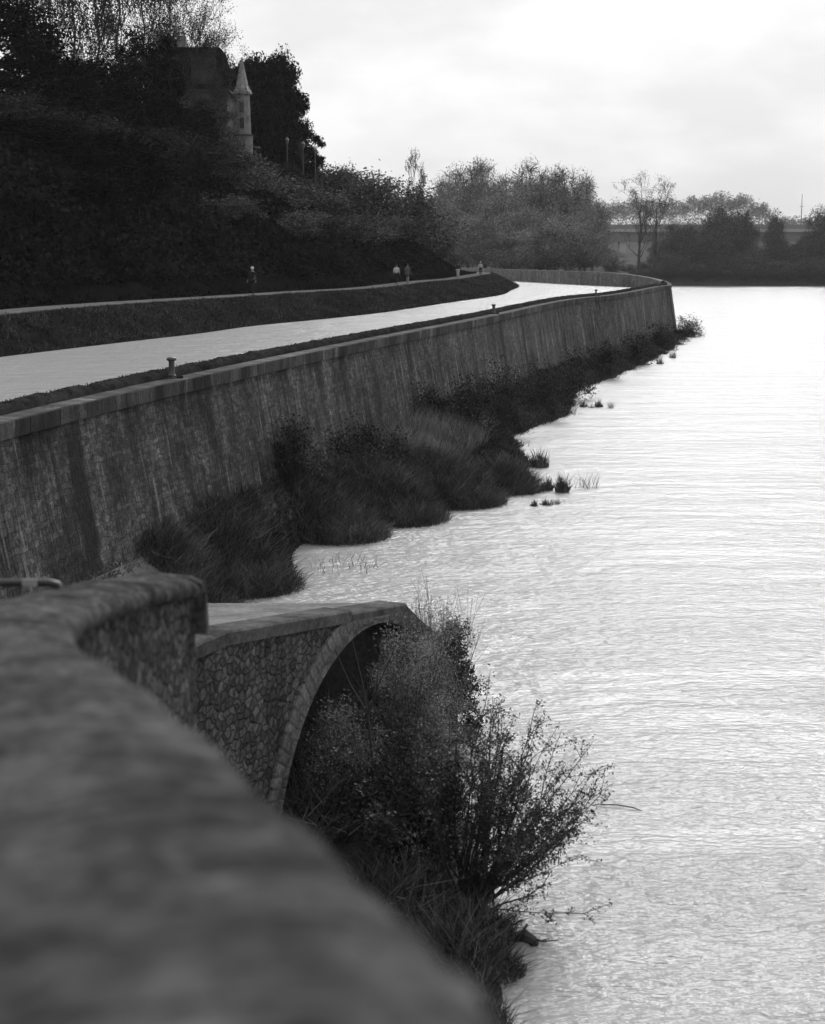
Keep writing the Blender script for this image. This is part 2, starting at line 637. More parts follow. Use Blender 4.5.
# riverside ground between the quay wall, the ramp and the water
sh_px = [(706, 331), (684, 346), (659, 360), (619, 378), (585, 388), (578, 395), (575, 416.5), (555, 421.5), (531, 431), (516.5, 436), (527, 451),
         (545, 466), (534, 472), (535, 490), (522, 497), (480, 505), (435, 518), (400, 521), (340, 533), (300, 546), (293, 560), (297, 573), (272, 583)]
sh = np.array([P(x, y, 0) for x, y in sh_px])
sh = sh[np.argsort(sh[:, 1])]
shY = np.concatenate([[-22, -2, 4, 8, 14, 19, 26, 29, 34, 40], sh[:, 1], [190]])
shX = np.concatenate([[.3, .0, -1.15, -1.35, -3.2, -3.6, -4.4, -4.6, -4.9, -4.8], sh[:, 0], [33.5]])
shZ = np.interp(shY, [-22, 0, 8, 14, 19, 26, 29], [7.4, 7.3, 6.0, 4.2, 2.4, 1.0, -.35])


def hwall(Y): return np.interp(Y, [-22, 0, 10, 20, 30, 38, 45, 60, 95, 130, 160, 190], [7.4, 7.3, 6.0, 3.2, 1.95, 1.75, 1.95, 1.9, 1.5, .8, .25, .1])


def ground_z(X, Y):
    xw = Xwall(Y) + .5; xs = np.interp(Y, shY, shX)
    t = np.clip((X - xw) / np.maximum(xs - xw, .2), 0, 1)
    return hwall(Y) * (1 - t ** 1.6) + np.interp(Y, shY, shZ) * t ** 1.6


Yg = np.concatenate([np.linspace(-22, 36, 59), np.linspace(37, 100, 90), np.linspace(102, 187, 50)])
Tg = np.linspace(0, 1, 22)
A = np.zeros((len(Yg), len(Tg) + 1, 3))
for i, Y in enumerate(Yg):
    xw = Xwall(min(Y, 177)) - (1.2 if Y > 12 else 0); xs = float(np.interp(Y, shY, shX))
    X = xw + (xs - xw) * Tg
    A[i, :-1, 0] = X; A[i, :-1, 1] = Y
    A[i, :-1, 2] = ground_z(X, Y) + rng.normal(size=len(Tg)) * np.where((Tg > .1) & (Tg < .97), .07, 0) * (1 if Y > 38 else 0)
    A[i, -1] = (xs + .25, Y, min(A[i, -2, 2] - .5, -.4) if Y > 27 else A[i, -2, 2] - 2)
tag(obj('riverside_ground', grid_mesh('riverside_ground', A), M['dirt'], smooth=True), kind='structure')
# worn dirt track at the wall foot
Yt = np.linspace(27, 50, 40)
xa = Xwall(Yt) + .75; xb = xa + np.interp(Yt, [27, 36, 44, 50], [1.6, .9, .6, .3])
A = np.stack([np.stack([xa, Yt, ground_z(xa, Yt) + .06], 1), np.stack([.5 * (xa + xb), Yt, ground_z(.5 * (xa + xb), Yt) + .09], 1), np.stack([xb, Yt, ground_z(xb, Yt) + .06], 1)], 1)
tag(obj('dirt_track', grid_mesh('dirt_track', A), m_ground('worn_track', .06, .12, .9, .4, 9), smooth=True), kind='structure')

# land beyond the bend and the far bank
def land(name, poly, z, edge=6, mat='land'):
    c = np.mean(np.array(poly), axis=0)
    v = []; f = []; n = len(poly)
    for (x, y) in poly:
        d = np.array([x, y]) - c; L = np.linalg.norm(d)
        q = c + d * (L - edge) / L
        v += [(x, y, -.5), (q[0], q[1], z)]
    for i in range(n):
        j = (i + 1) % n
        f.append((2 * i, 2 * j, 2 * j + 1, 2 * i + 1))
    f.append(tuple(2 * i + 1 for i in range(n)))
    return tag(obj(name, mesh(name, v, f), M[mat]), kind='structure')


land('meadow', [(22, 236), (40, 262), (52, 330), (62, 440), (40, 490), (-300, 490), (-300, 372), (-60, 372), (-10, 340), (8, 305), (18, 262)], 5.6, 5)
land('far_bank', [(-700, 478), (20, 490), (90, 476), (160, 474), (230, 470), (900, 455), (2300, 700), (2300, 2900), (-2300, 2900), (-2300, 700)], 3.5, 8)

# ------------------------------------------------------------------ quay wall
t = thing('quay_wall', 'long battered stone quay wall curving away between the canal and the river', 'wall')
LW = quay
obj('wall', sweep('wall', LW, [(-1.05, -1.0), (0, -.38), (1.0, -.38)], absz=(0,), caps=False), M['quay'], t)
obj('coping', sweep('coping', LW, [(-.045, -.38), (-.05, -.03), (-.03, 0), (.5, 0.012), (.5, -.3)], caps=True), M['ledge'], t)
_e = int(np.argmax(LW[:, 1] > 185)) + 1
obj('inner_face', sweep('inner_face', LW[:_e + 1], [(.9, -.2), (1.0, -.05), (1.03, -.1), (1.04, -2.6)], caps=False), M['inner'], t)
obj('bend_parapet', sweep('bend_parapet', LW[_e - 1:], [(.48, -.2), (.5, .05), (.53, .1), (1.0, .1), (1.03, .06), (1.045, -2.6)], caps=True), M['inner'], t)
# low turf-topped kerb along the canal side
kb = resample(LW[LW[:, 1] < 186][:np.argmax(LW[:, 1] > 185)], 400)
obj('kerb', sweep('kerb', kb, [(.46, -.1), (.5, .09), (.62, .19), (.8, .24), (.95, .2), (1.025, .08), (1.06, -.35)], jitter=.018), M['kerb'], t, smooth=True)

r = np.random.default_rng(44)
kk_ = kb[(kb[:, 1] > 24) & (kb[:, 1] < 184)]
nk, _ = frame2(kk_)
ii = r.integers(0, len(kk_) - 1, 9000); fr = r.uniform(0, 1, (9000, 1))
pts = kk_[ii] * (1 - fr) + kk_[ii + 1] * fr
oo = r.uniform(.5, 1.0, 9000)
pts[:, :2] += nk[ii] * oo[:, None]
pts[:, 2] += np.interp(oo, [.5, .62, .8, 1.0], [.07, .17, .22, .13])
tf = obj('turf', soup('turf', blades_array(pts, .075 * r.uniform(.4, 1.3, 9000), .025, r, .7), 4), M['grass'], t)
tag(tf, kind='stuff')

# bollards on the quay
def bollard(px, py, label):
    p = P(px, py, ZL)
    Y = p[1]
    L2 = resample(LW[(LW[:, 1] > 20) & (LW[:, 1] < 186)], 4000)
    n2, _ = frame2(L2)
    L2[:, :2] += n2 * .4
    k = np.argmin(np.abs(412.5 + F * L2[:, 0] / L2[:, 1] - px) + 100 * (np.abs(L2[:, 1] - Y) > 25))
    q = L2[k]
    o = thing('bollard', label, 'bollard', (q[0], q[1], q[2]), 0, 'mooring bollards along the quay wall')
    m = MB(); m.lathe([(.2, 0), (.2, .05), (.12, .08), (.085, .14), (.08, .46), (.1, .49)], 14); m.build('post', M['iron'], o, True)
    m = MB(); m.lathe([(.1, .485), (.135, .5), (.14, .545), (.1, .58), (.02, .59)], 14); m.build('cap', M['iron'], o, True)
    m = MB(); m.tube([(-.3, .0, .03), (.0, -.16, .05), (.3, 0, .03)], .05, 6); m.build('foot_plate', M['kerb'], o)


bollard(172, 382, 'iron mooring bollard on the quay ledge, nearest and largest of the row')
bollard(493, 316, 'small iron mooring bollard on the quay, opposite the rounded bank tip')
bollard(594, 295.5, 'tiny iron mooring bollard on the quay where the canal water narrows to a point')
bollard(655, 286.8, 'tiny iron mooring bollard at the far bend of the quay wall')

# ------------------------------------------------------------------ near parapet
K_ = .172
def zpar(Y): return HC - (.6 + K_ * (Y - 1.17))


def Ppar(x, y):
    d = ray(x, y)
    # HC + d2 t = HC - .6 - K(d1 t - 1.17)
    t_ = (-.6 + K_ * 1.17) / (d[2] + K_ * d[1])
    return d * t_ + np.array([0, 0, HC])


pe = [(560, 1100), (514, 1024), (463, 962), (400, 897), (345, 848), (290, 803), (240, 760), (190, 716), (140, 680), (96, 653), (73, 636), (69, 622), (80, 609), (110, 596), (156, 585), (199, 578)]
pline = [Ppar(x, y) for x, y in pe]
pline = [pline[0] + (pline[0] - pline[1]) * 4] + pline
pline = catmull(pline, 5)
t = thing('parapet_wall', 'rough mossy stone parapet with rounded top curving away from bottom left corner', 'wall')
WD = .5
tn_ = pline[-1] - pline[-2]; tn_ = tn_ / np.linalg.norm(tn_[:2])
obj('wall', sweep('wall', np.concatenate([pline, [pline[-1] + tn_ * np.array([.06, .06, 0])]]), [(.05, -.8), (.05, -.1), (WD - .05, -.1), (WD - .05, -.8)], absz=(0, 3), caps=True), M['parapet'], t)
# rounded coping with lumpy stones
cpro = [(.04, -.125), (-.015, -.11), (-.02, -.06), (.0, -.025), (.05, -.004), (.15, .012), (.25, .018), (.36, .01), (.45, -.006), (.5, -.03), (.52, -.07), (.515, -.11), (.46, -.125)]
cl = resample(pline, 420)
cl[:, 2] += np.sin(np.arange(420) * .19) * .004 + np.convolve(rng.normal(size=428), np.ones(9) / 9, 'valid') * .012
me = sweep('coping', cl, cpro, jitter=.0025)
obj('coping', me, M['moss'], t, smooth=True)
# coping turned down over the end of the wall
nr, _s = frame2(pline)
e = pline[-1]; tn = np.array([nr[-1][1], -nr[-1][0]])   # forward
m = MB()
prof = [(-.03, .0), (.04, .004), (.075, -.02), (.095, -.08), (.115, -.2), (.14, -.36), (.12, -.39), (.064, -.37), (.062, -.1), (-.03, -.1)]
vv = []; ff = []
offs = [(-.02, .0), (.06, 0), (.25, .015), (.44, 0), (.52, .0)]
for (o, dz) in offs:
    for (fw, z) in prof:
        zz = z if z < -.05 else z + dz - (.03 if o in (-.02, .52) else 0)
        vv.append((e[0] + nr[-1][0] * o + tn[0] * fw, e[1] + nr[-1][1] * o + tn[1] * fw, e[2] + zz))
kk = len(prof)
for i in range(len(offs) - 1):
    for j in range(kk - 1):
        ff.append((i * kk + j, (i + 1) * kk + j, (i + 1) * kk + j + 1, i * kk + j + 1))
ff.append(tuple(range(kk))); ff.append(tuple((len(offs) - 1) * kk + j for j in range(kk))[::-1])
m.add(vv, ff)
m.build('end_stone', M['moss'], t)

# hoop barrier behind the parapet
t = thing('hoop_barrier', 'dark tubular hoop barrier with a pale plate, just behind the stone parapet', 'barrier')
Yh = 8.3
c1, c2, c3 = D(-70, 583, Yh), D(54, 582.5, Yh), D(62, 590, Yh)
zg = 6.0
m = MB()
m.tube([(c1[0] - .05, Yh, zg), (c1[0] - .05, Yh, c1[2] - .08), (c1[0], Yh, c1[2]), (c2[0] - .03, Yh, c2[2]), (c2[0] + .02, Yh, c2[2] - .012), (c3[0], Yh, c3[2]), (c3[0] + .005, Yh, zg)], .022, 8)
m.build('hoop', M['darkmetal'], t, True)
a_, b_ = D(22, 579, Yh - .03), D(37, 586, Yh - .03)
m = MB(); m.box((a_[0], Yh - .035, b_[2]), (b_[0], Yh - .024, a_[2])); m.build('plate', M['pale'], t)

# ------------------------------------------------------------------ low arch in the retaining wall
def Pl(tq): return np.array([-2.55 + 2.43 * tq, 19.6 + 5.4 * tq])


Lw = math.hypot(2.43, 5.4)
wd = np.array([2.43, 5.4]) / Lw          # along the wall
wn = np.array([wd[1], -wd[0]])           # towards the river
t = thing('arched_wall', 'low stone wall with a dark round arch half hidden by bushes beside the river', 'wall')


def top_at(s):                            # top height of the wall along it
    Y = 19.6 + s * wd[1]
    return np.interp(s, [-4, 0, Lw, Lw * 1.15, Lw * 1.4], [4.0, 4.0, 9 - 5.82, 2.6, 1.9])


def W(s, z, off=0):
    q = Pl(0) + wd * s + wn * off
    return (q[0], q[1], z)


s0 = .745 * Lw; ra = 3.1; rt = .42
# spandrel face: columns from the arch or the water up to the coping
S = np.unique(np.concatenate([np.linspace(-4.2, Lw * 1.4, 60), s0 + (ra + rt) * np.sin(np.linspace(-math.pi / 2, math.pi / 2, 41))]))
S = S[S <= Lw * 1.4]
v = []; f = []; uv = []
for s in S:
    d = abs(s - s0)
    lo = -.5 + 0 if d >= ra + rt - 1e-6 else math.sqrt(max((ra + rt) ** 2 - d * d, 0)) - .12
    hi = top_at(s) - .14
    lo = min(lo, hi - .01)
    for j in range(5):
        z = lo + (hi - lo) * j / 4
        v.append(W(s, z)); uv.append((s, z))
for i in range(len(S) - 1):
    for j in range(4):
        f.append((i * 5 + j, (i + 1) * 5 + j, (i + 1) * 5 + j + 1, i * 5 + j + 1))
obj('wall_face', mesh('wall_face', v, f, uv), M['arch'], t)
# arch ring: proud of the wall by 40 mm, with the barrel going back
v = []; f = []; uv = []
TH = np.linspace(-8, 188, 50)
ring_prof = [(ra, -6.0), (ra, .04), (ra + rt, .04), (ra + rt, -.02)]
for th in TH:
    th = R(th)
    for j, (r_, o) in enumerate(ring_prof):
        z = min(r_ * math.sin(th), top_at(s0 + r_ * math.cos(th)) - .145 + (0.0 if j else 0))
        v.append(W(s0 + r_ * math.cos(th), z - .12 * 0, o))
        uv.append((r_ if j else r_ - 6, th * 3.3))
for i in range(len(TH) - 1):
    for j in range(3):
        f.append((i * 4 + j, i * 4 + j + 1, (i + 1) * 4 + j + 1, (i + 1) * 4 + j))
obj('arch_ring', mesh('arch_ring', v, f, uv), M['ring'], t)
# dark far end of the barrel
v = [W(s0 + ra * math.cos(R(th)), ra * math.sin(R(th)), -6.0) for th in TH]
obj('barrel_end', mesh('barrel_end', v, [tuple(range(len(v)))]), M['arch'], t)
# paving: a sheet behind the coping, and the back face down to the water
Bk = [P(x, y, zz) for x, y, zz in ((-200, 600, 3.2), (150, 601.5, 2.95), (300, 601.5, 2.98))]
front = [W(-4.2, top_at(-4.2), -.1), W(0, top_at(0), -.1), W(Lw * .55, top_at(Lw * .55), -.1), W(Lw * 1.0, top_at(Lw), -.1)]
backp = [tuple(Bk[0]), tuple(Bk[1]), tuple(Bk[2]), (front[3][0] - .08, front[3][1] + .14, front[3][2] - .01)]
v = [(p[0], p[1], p[2] - .03) for p in front + backp]
f = [(0, 1, 5, 4), (1, 2, 6, 5), (2, 3, 7, 6)]
v += [(p[0], p[1], -.6) for p in backp]
f += [(4, 5, 9, 8), (5, 6, 10, 9), (6, 7, 11, 10)]
obj('paving', mesh('paving', v, f), M['paving'], t)
# coping stones: two lengths with a step between
def cope(sa, sb, w, h, lift, proud):
    n = max(2, int((sb - sa) / .5)); v = []; f = []; uv = []
    for i in range(n + 1):
        s = sa + (sb - sa) * i / n; z = top_at(s) + lift
        for (o, dz) in ((proud, -h), (proud, -.03), (proud - .03, 0), (-w, .0), (-w, -h)):
            v.append(W(s, z + dz, o)); uv.append((s, o))
        if i:
            for j in range(4): f.append(((i - 1) * 5 + j, i * 5 + j, i * 5 + j + 1, (i - 1) * 5 + j + 1))
    f.append((0, 1, 2, 3, 4)); f.append(tuple(n * 5 + j for j in range(5))[::-1])
    return mesh('coping', v, f, uv)


obj('coping', cope(-4.2, Lw * .63, .42, .2, .05, .07), M['archcope'], t)
obj('coping', cope(Lw * .632, Lw * 1.0, .5, .16, -.01, .03), M['archcope'], t)
obj('coping', cope(Lw * 1.002, Lw * 1.4, .5, .16, -.03, .03), M['archcope'], t)
m = MB()
q0 = W(Lw * 1.4, -.5, 0); q1 = W(Lw * 1.4, 1.75, 0); q2 = W(Lw * 1.4, 1.75, -.5); q3 = W(Lw * 1.4, -.5, -.5)
r0 = W(Lw * 1.0, -.5, -.5); r1 = W(Lw, 3.0, -.5)
m.add([q0, q1, q2, q3, r0, r1], [(0, 1, 2, 3), (3, 2, 5, 4)])
m.build('wing_end', M['arch'], t)

# shelf of mud and roots at the arch foot; inside, it stands in for shade
poly = np.array([(-1.4, 10), (.2, 11), (1.0, 13.5), (1.25, 17), (1.3, 19.5), (1.0, 23), (.85, 27), (1.15, 31), (.9, 33.5), (.2, 31), (-.2, 28), (-5.2, 25.5), (-5.6, 22.5), (-2.9, 19), (-2.2, 14)])
poly = catmull(np.concatenate([poly, poly[:1]]), 6)[:-1]
poly += rng.normal(size=poly.shape) * .09
ctr = np.array([-.2, 21.0])
v = []; f = []; nr_ = 6; n = len(poly)
for k in range(nr_):
    a_ = k / (nr_ - 1)
    for p in poly:
        q = ctr * (1 - a_) + p * a_
        v.append((q[0], q[1], .55 * (1 - a_ ** 2.2) - .12 * a_ + rng.normal() * .05))
for k in range(nr_ - 1):
    for i in range(n):
        j = (i + 1) % n
        f.append((k * n + i, k * n + j, (k + 1) * n + j, (k + 1) * n + i))
tag(obj('mud_and_shade_shelf', mesh('mud_and_shade_shelf', v, f), M['dirt'], smooth=True), kind='structure')


def shelf_z(x, y): return .35


# ------------------------------------------------------------------ plants
def willow_shrub():
    r = np.random.default_rng(3)
    base = np.array([.82, 19.6, .15])
    t = thing('willow_shrub', 'spreading leafy shrub leaning out over the bright river in front of the arch', 'shrub', tuple(base))
    segs = []; pts = []
    n = 105
    for i in range(n):
        ang = np.clip(r.normal(.42, .48), -.6, 1.2)      # lean to the river
        dep = r.normal(0, .45)
        L = r.uniform(1.7, 3.1) * (1 - .22 * max(ang, 0))
        d = unit(np.array([math.sin(ang), dep * .7, math.cos(ang)]))
        p = np.array([r.normal(-.1, .16), r.normal(0, .2), 0.0])
        q = p; rad = r.uniform(.011, .02); K = 7
        for k in range(K):
            d = unit(d + r.normal(size=3) * .09 + np.array([0, 0, .05]))
            q2 = q + d * L / K
            segs.append([*q, *q2, rad, rad * .84]); rad *= .84
            if k >= 2:
                for _ in range(r.integers(1, 4)):
                    dd = unit(d + r.normal(size=3) * .6); l2 = r.uniform(.12, .42)
                    q3 = q2 + dd * l2
                    segs.append([*q2, *q3, .005, .003])
                    m_ = r.integers(14, 34) if k < 5 else r.integers(12, 28)
                    pts.append(q2 + dd * l2 * r.uniform(.2, 1.1, size=(m_, 1)) + r.normal(size=(m_, 3)) * .035)
            q = q2
    obj('stems', soup('stems', seg_tubes(segs, 4), 4), M['bark'], t)
    pts = np.concatenate(pts)
    obj('leaves', soup('leaves', leaf_array(pts, .046, r, .45), 4), M['willow'], t)
    return t


willow_shrub()


def bush(name, label, cat, base, rx, ry, rz, n, size, mat, seed, twigs=30, group=None, nclump=26, cr=None, aspect=.55, bark='bark', twigr=.012, leafname='leaves', rz_=0):
    r = np.random.default_rng(seed)
    rz = rz / 1.6
    t = thing(name, label, cat, tuple(base), rz_, group)
    pts, c = clump_points(r, n, rx, ry, rz, nclump, cr or rx * .4, .2, -.8)
    pts[:, 2] += rz * .62
    pts = pts[pts[:, 2] > -.15]
    c[:, 2] += rz * .62
    segs = []
    for k in range(twigs):
        e_ = c[r.integers(len(c))] + r.normal(size=3) * rx * .25
        b_ = r.normal(size=3) * rx * .12; b_[2] = 0
        m_ = .5 * (e_ + b_) + r.normal(size=3) * rx * .08
        segs += [[*b_, *m_, twigr * 1.5, twigr], [*m_, *e_, twigr, twigr * .5]]
        for q in range(5):
            tip = e_ + unit(r.normal(size=3) + np.array([0, 0, .6])) * rx * r.uniform(.15, .45)
            segs.append([*(m_ + (e_ - m_) * r.uniform(.3, 1)), *tip, twigr * .5, twigr * .25])
    obj('stems', soup('stems', seg_tubes(segs, 3), 4), M[bark], t)
    obj(leafname, soup(leafname, leaf_array(pts, size, r, aspect), 4), M[mat], t)
    return t


def on_plane(px, py, z): return P(px, py, z)


# in front of the arch
bush('bramble_bush', 'dense dark bramble bush at the left foot of the spreading shrub', 'bush', (-.05, 20.2, .3), .95, .9, 2.2, 14000, .055, 'ivy', 11, 60)
bush('bramble_bush', 'dark low bush at the mouth of the arch below the grey twig thicket', 'bush', (-.7, 22.2, .3), .7, .7, 2.0, 6500, .055, 'ivy', 12, 40)
SB = dict(aspect=.3, bark='bark_pale', twigr=.007, nclump=70)
bush('scrub_bush', 'grey twiggy thicket low in the stone arch opening, left of the forked sapling', 'bush', (-.95, 22.3, .3), .85, .7, 2.4, 20000, .04, 'twig', 13, 150, **SB)
bush('scrub_bush', 'grey twiggy thicket filling the middle of the stone arch opening', 'bush', (-.1, 23.6, .3), .85, .8, 3.25, 24000, .04, 'twig', 14, 170, **SB)
bush('scrub_bush', 'grey twiggy thicket climbing to the crown of the stone arch', 'bush', (.3, 25.0, .3), .9, .8, 3.15, 24000, .04, 'twig', 17, 150, **SB)
bush('ivy_bush', 'dark ivy bush standing against the water at the tip of the arched wall', 'bush', (.7, 26.5, .2), .65, .8, 2.35, 15000, .055, 'ivy', 19, 40, nclump=60)
bush('scrub_bush', 'pale twig bush between the spreading shrub and the dark ivy bush', 'bush', (.15, 23.2, .2), .55, .7, 2.0, 9000, .05, 'twig', 16, 100, **SB)
# forked bare sapling
r = np.random.default_rng(5)
t = thing('bare_sapling', 'forked bare sapling rising in front of the arch crown', 'sapling', (-.5, 21.6, .3))
segs = []
top = D(368, 715, 21.6) - np.array([-.5, 21.6, .3])
for e_ in (D(335, 650, 21.6), D(352, 640, 21.7), D(392, 655, 21.5), D(378, 668, 21.6)):
    e_ = e_ - np.array([-.5, 21.6, .3]); mid = .5 * (top + e_) + r.normal(size=3) * .03
    segs += [[*top, *mid, .016, .012], [*mid, *e_, .012, .006]]
segs += [[0, 0, 0, *(top * .5), .028, .024], [*(top * .5), *top, .024, .018]]
obj('stems', soup('stems', seg_tubes(segs, 5), 4), M['bark'], t)


def tuft(name, label, cat, base, rad, h, n, mat, seed, w=.02, lean=.3, group=None, dome=True, gnd=False):
    r = np.random.default_rng(seed)
    a_ = r.uniform(0, 2 * math.pi, n); q = np.sqrt(r.uniform(0, 1, n)) * rad
    b_ = np.stack([np.cos(a_) * q, np.sin(a_) * q, np.full(n, -.05)], 1)
    if gnd: b_[:, 2] = np.maximum(ground_z(b_[:, 0] + base[0], b_[:, 1] + base[1]), -.1) - base[2] - .05
    hh = h * r.uniform(.45, 1.1, n) * (1 - (.65 * (q / rad) ** 2 if dome else 0))
    o = obj(name, soup(name, blades_array(b_, hh, w, r, lean), 4), M[mat])
    o.location = tuple(base)
    return tag(o, label, cat, group)


tuft('sedge_mound', 'dark sedge in the shade inside the left side of the arch', 'sedge', (-1.55, 21.9, .2), .9, 1.5, 2200, 'sedge', 23, .03, .45)
tuft('weed_clump', 'dark weeds between the bramble bush and the parapet', 'weeds', (-.3, 19.0, .25), .8, 1.1, 1800, 'sedge', 24, .02, .4)
tuft('weed_clump', 'dark weeds around the foot of the spreading shrub', 'weeds', (.85, 18.7, .1), .5, .75, 1600, 'sedge', 25, .018, .45)
tuft('weed_clump', 'dark weeds on the muddy edge beside the driftwood snag', 'weeds', (1.0, 17.9, .0), .4, .55, 1200, 'sedge', 26, .018, .5)
# weeds under the parapet, driftwood and twig
tuft('weed_clump', 'dark weeds between the mossy parapet and the spreading shrub', 'weeds', (.45, 17.6, .15), .6, 1.1, 900, 'sedge', 21, .018, .35)
tuft('weed_clump', 'dark weeds hugging the lower edge of the parapet above the water', 'weeds', (.75, 16.2, .0), .45, .9, 700, 'sedge', 22, .018, .35)
t = thing('driftwood', 'dark wet driftwood snag poking from the water below the spreading shrub', 'driftwood', tuple(P(520, 944, 0)))
m = MB(); m.tube([(-.5, .1, -.05), (-.25, .05, .05), (-.05, .0, .1), (.06, -.02, .13), (.16, -.03, .07), (.22, -.02, -.04)], [.03, .05, .07, .09, .07, .04], 7); m.build('log', M['drift'], t)
for q in ([(.1, 0, .1), (.3, -.05, .06), (.5, -.03, .07)], [(-.1, 0, .1), (-.22, -.06, .24), (-.2, -.1, .36)], [(0, 0, .12), (.1, .05, .26)], [(-.3, .05, .04), (-.5, -.05, .12), (-.62, -.02, .1)], [(.12, 0, .05), (.3, .1, .0), (.4, .12, .02)]):
    m = MB(); m.tube(q, [.025, .014, .006][:len(q)], 5); m.build('twig', M['drift'], t)
p = P(618, 808, 0)
m = MB(); m.tube([(-.5, .12, -.02), (-.3, .1, .03), (0, .02, .045), (.25, -.06, .03), (.42, -.16, -.01)], [.006, .01, .012, .01, .004], 5)
o = m.build('floating_twig', M['drift']); o.location = tuple(p); tag(o, 'thin curved twig floating on the river right of the spreading shrub', 'twig')

# riverbank: grass cover, dry reeds
def bank_cover(n, seed, ylo, yhi, tlo, thi):
    r = np.random.default_rng(seed)
    Y = ylo + (yhi - ylo) * r.uniform(0, 1, n) ** 1.5
    T = r.uniform(tlo, thi, n)
    xw = Xwall(Y) + .2; xs = np.interp(Y, shY, shX)
    X = xw + (xs - xw) * T
    return np.stack([X, Y, ground_z(X, Y) - .03], 1), r


pts, r = bank_cover(64000, 31, 39.5, 185, .22, 1.02)
nz = np.sin(pts[:, 0] * 1.3 + pts[:, 1] * .7) * np.sin(pts[:, 1] * .45 - pts[:, 0] * .9)
h = (.28 + .34 * np.clip(nz + .4, 0, 1.2)) * r.uniform(.5, 1.2, len(pts))
tag(obj('riverbank_grass', soup('riverbank_grass', blades_array(pts, h, .035, r, .45), 4), M['grass']), 'rough dark grass covering the foot of the quay wall', 'grass', kind='stuff')
pts, r = bank_cover(14000, 32, 27, 62, .0, .3)
tag(obj('verge_grass', soup('verge_grass', blades_array(pts, .16 * r.uniform(.5, 1.3, len(pts)), .03, r, .5), 4), M['straw']), 'short dry grass along the worn track under the quay wall', 'grass', kind='stuff')
pts, r = bank_cover(7000, 33, 56, 72, .1, .6)
tag(obj('dry_reeds', soup('dry_reeds', blades_array(pts, 1.0 * r.uniform(.5, 1.2, len(pts)), .03, r, .25), 4), M['straw']), 'pale dry reeds standing among the riverbank bushes', 'reeds', kind='stuff')


def gp(px, py):
    """ground point seen at a pixel (riverside ground)"""
    z = .5
    for _ in range(30):
        q = P(px, py, z); z = .5 * z + .5 * max(float(ground_z(q[0], q[1])), 0)
    return P(px, py, z)


# sedge mounds and bushes on the bank: (px, base py, half width px, height px, kind, label)
G1 = 'bushes and sedge mounds on the riverbank'
MOUNDS = [
    ((-5.75, 37.2), 0, 1.25, 1.35, 'sedge', 'large dark sedge mound at the water edge, nearest to the parapet'),
    ((-4.75, 40.6), 0, 1.35, 1.6, 'sedge', 'dark rounded sedge mound beside the narrow inlet behind the arched wall'),
    (292, 528, 30, 58, 'ivy', 'dark upright ivy mass with a steep left side against the wall foot'),
    (335, 522, 42, 52, 'sedge', 'dark sedge mound right of the steep ivy mass'),
    (395, 512, 42, 44, 'sedge', 'middle sedge mound with its foot in the water below the pale reeds'),
    (455, 502, 40, 46, 'sedge', 'dark sedge mound at the widest part of the bank'),
    (512, 492, 24, 40, 'sedge', 'dark sedge mound on the bank corner beside the water tufts'),
    (365, 470, 42, 34, 'ivy', 'low dark bush against the wall foot above the sedge'),
    (432, 425, 26, 28, 'ivy', 'small dark bush touching the wall left of the pale reeds'),
    (470, 440, 34, 46, 'scrub', 'pale brushy shrub in the middle of the bank'),
    (505, 432, 36, 52, 'ivy', 'biggest round dark bush in the middle of the bank'),
    (545, 415, 26, 38, 'ivy', 'dark bush where the bank narrows, above the four small tufts'),
    (572, 400, 22, 30, 'ivy', 'dark bush on the narrow far bank, nearest of the far row'),
    (606, 378, 22, 24, 'ivy', 'second dark bush of the far row under the quay wall'),
    (636, 365, 18, 20, 'ivy', 'third dark bush of the far row under the quay wall'),
    (662, 350, 16, 18, 'ivy', 'fourth dark bush of the far row under the quay wall'),
    (688, 337, 15, 15, 'ivy', 'last dark bush at the pointed tip of the bank'),
]
for i, (px, py, hw, hh, kd, lb) in enumerate(MOUNDS):
    if isinstance(px, tuple):
        q = np.array([px[0], px[1], 0.0]); rx = hw; rz = hh; px = 200
    else:
        q = gp(px, py)
        sc = q[1] / F
        rx = hw * sc * 1.05; rz = hh * sc
        q[1] += rx * .6
    q[2] = max(float(ground_z(q[0], q[1])), 0) - .05
    if kd == 'sedge':
        tuft('sedge_mound', lb, 'sedge', q, rx * 1.25, rz * .9, int(5200 + 1600 * rx), 'sedge', 50 + i, .02, .45, G1, gnd=True)
    else:
        bush('riverbank_bush', lb, 'bush', q, rx * 1.1, rx, rz * 1.5, 3200, .1 if px < 560 else .14, 'scrub' if kd == 'scrub' else 'ivy', 50 + i, 40, G1)

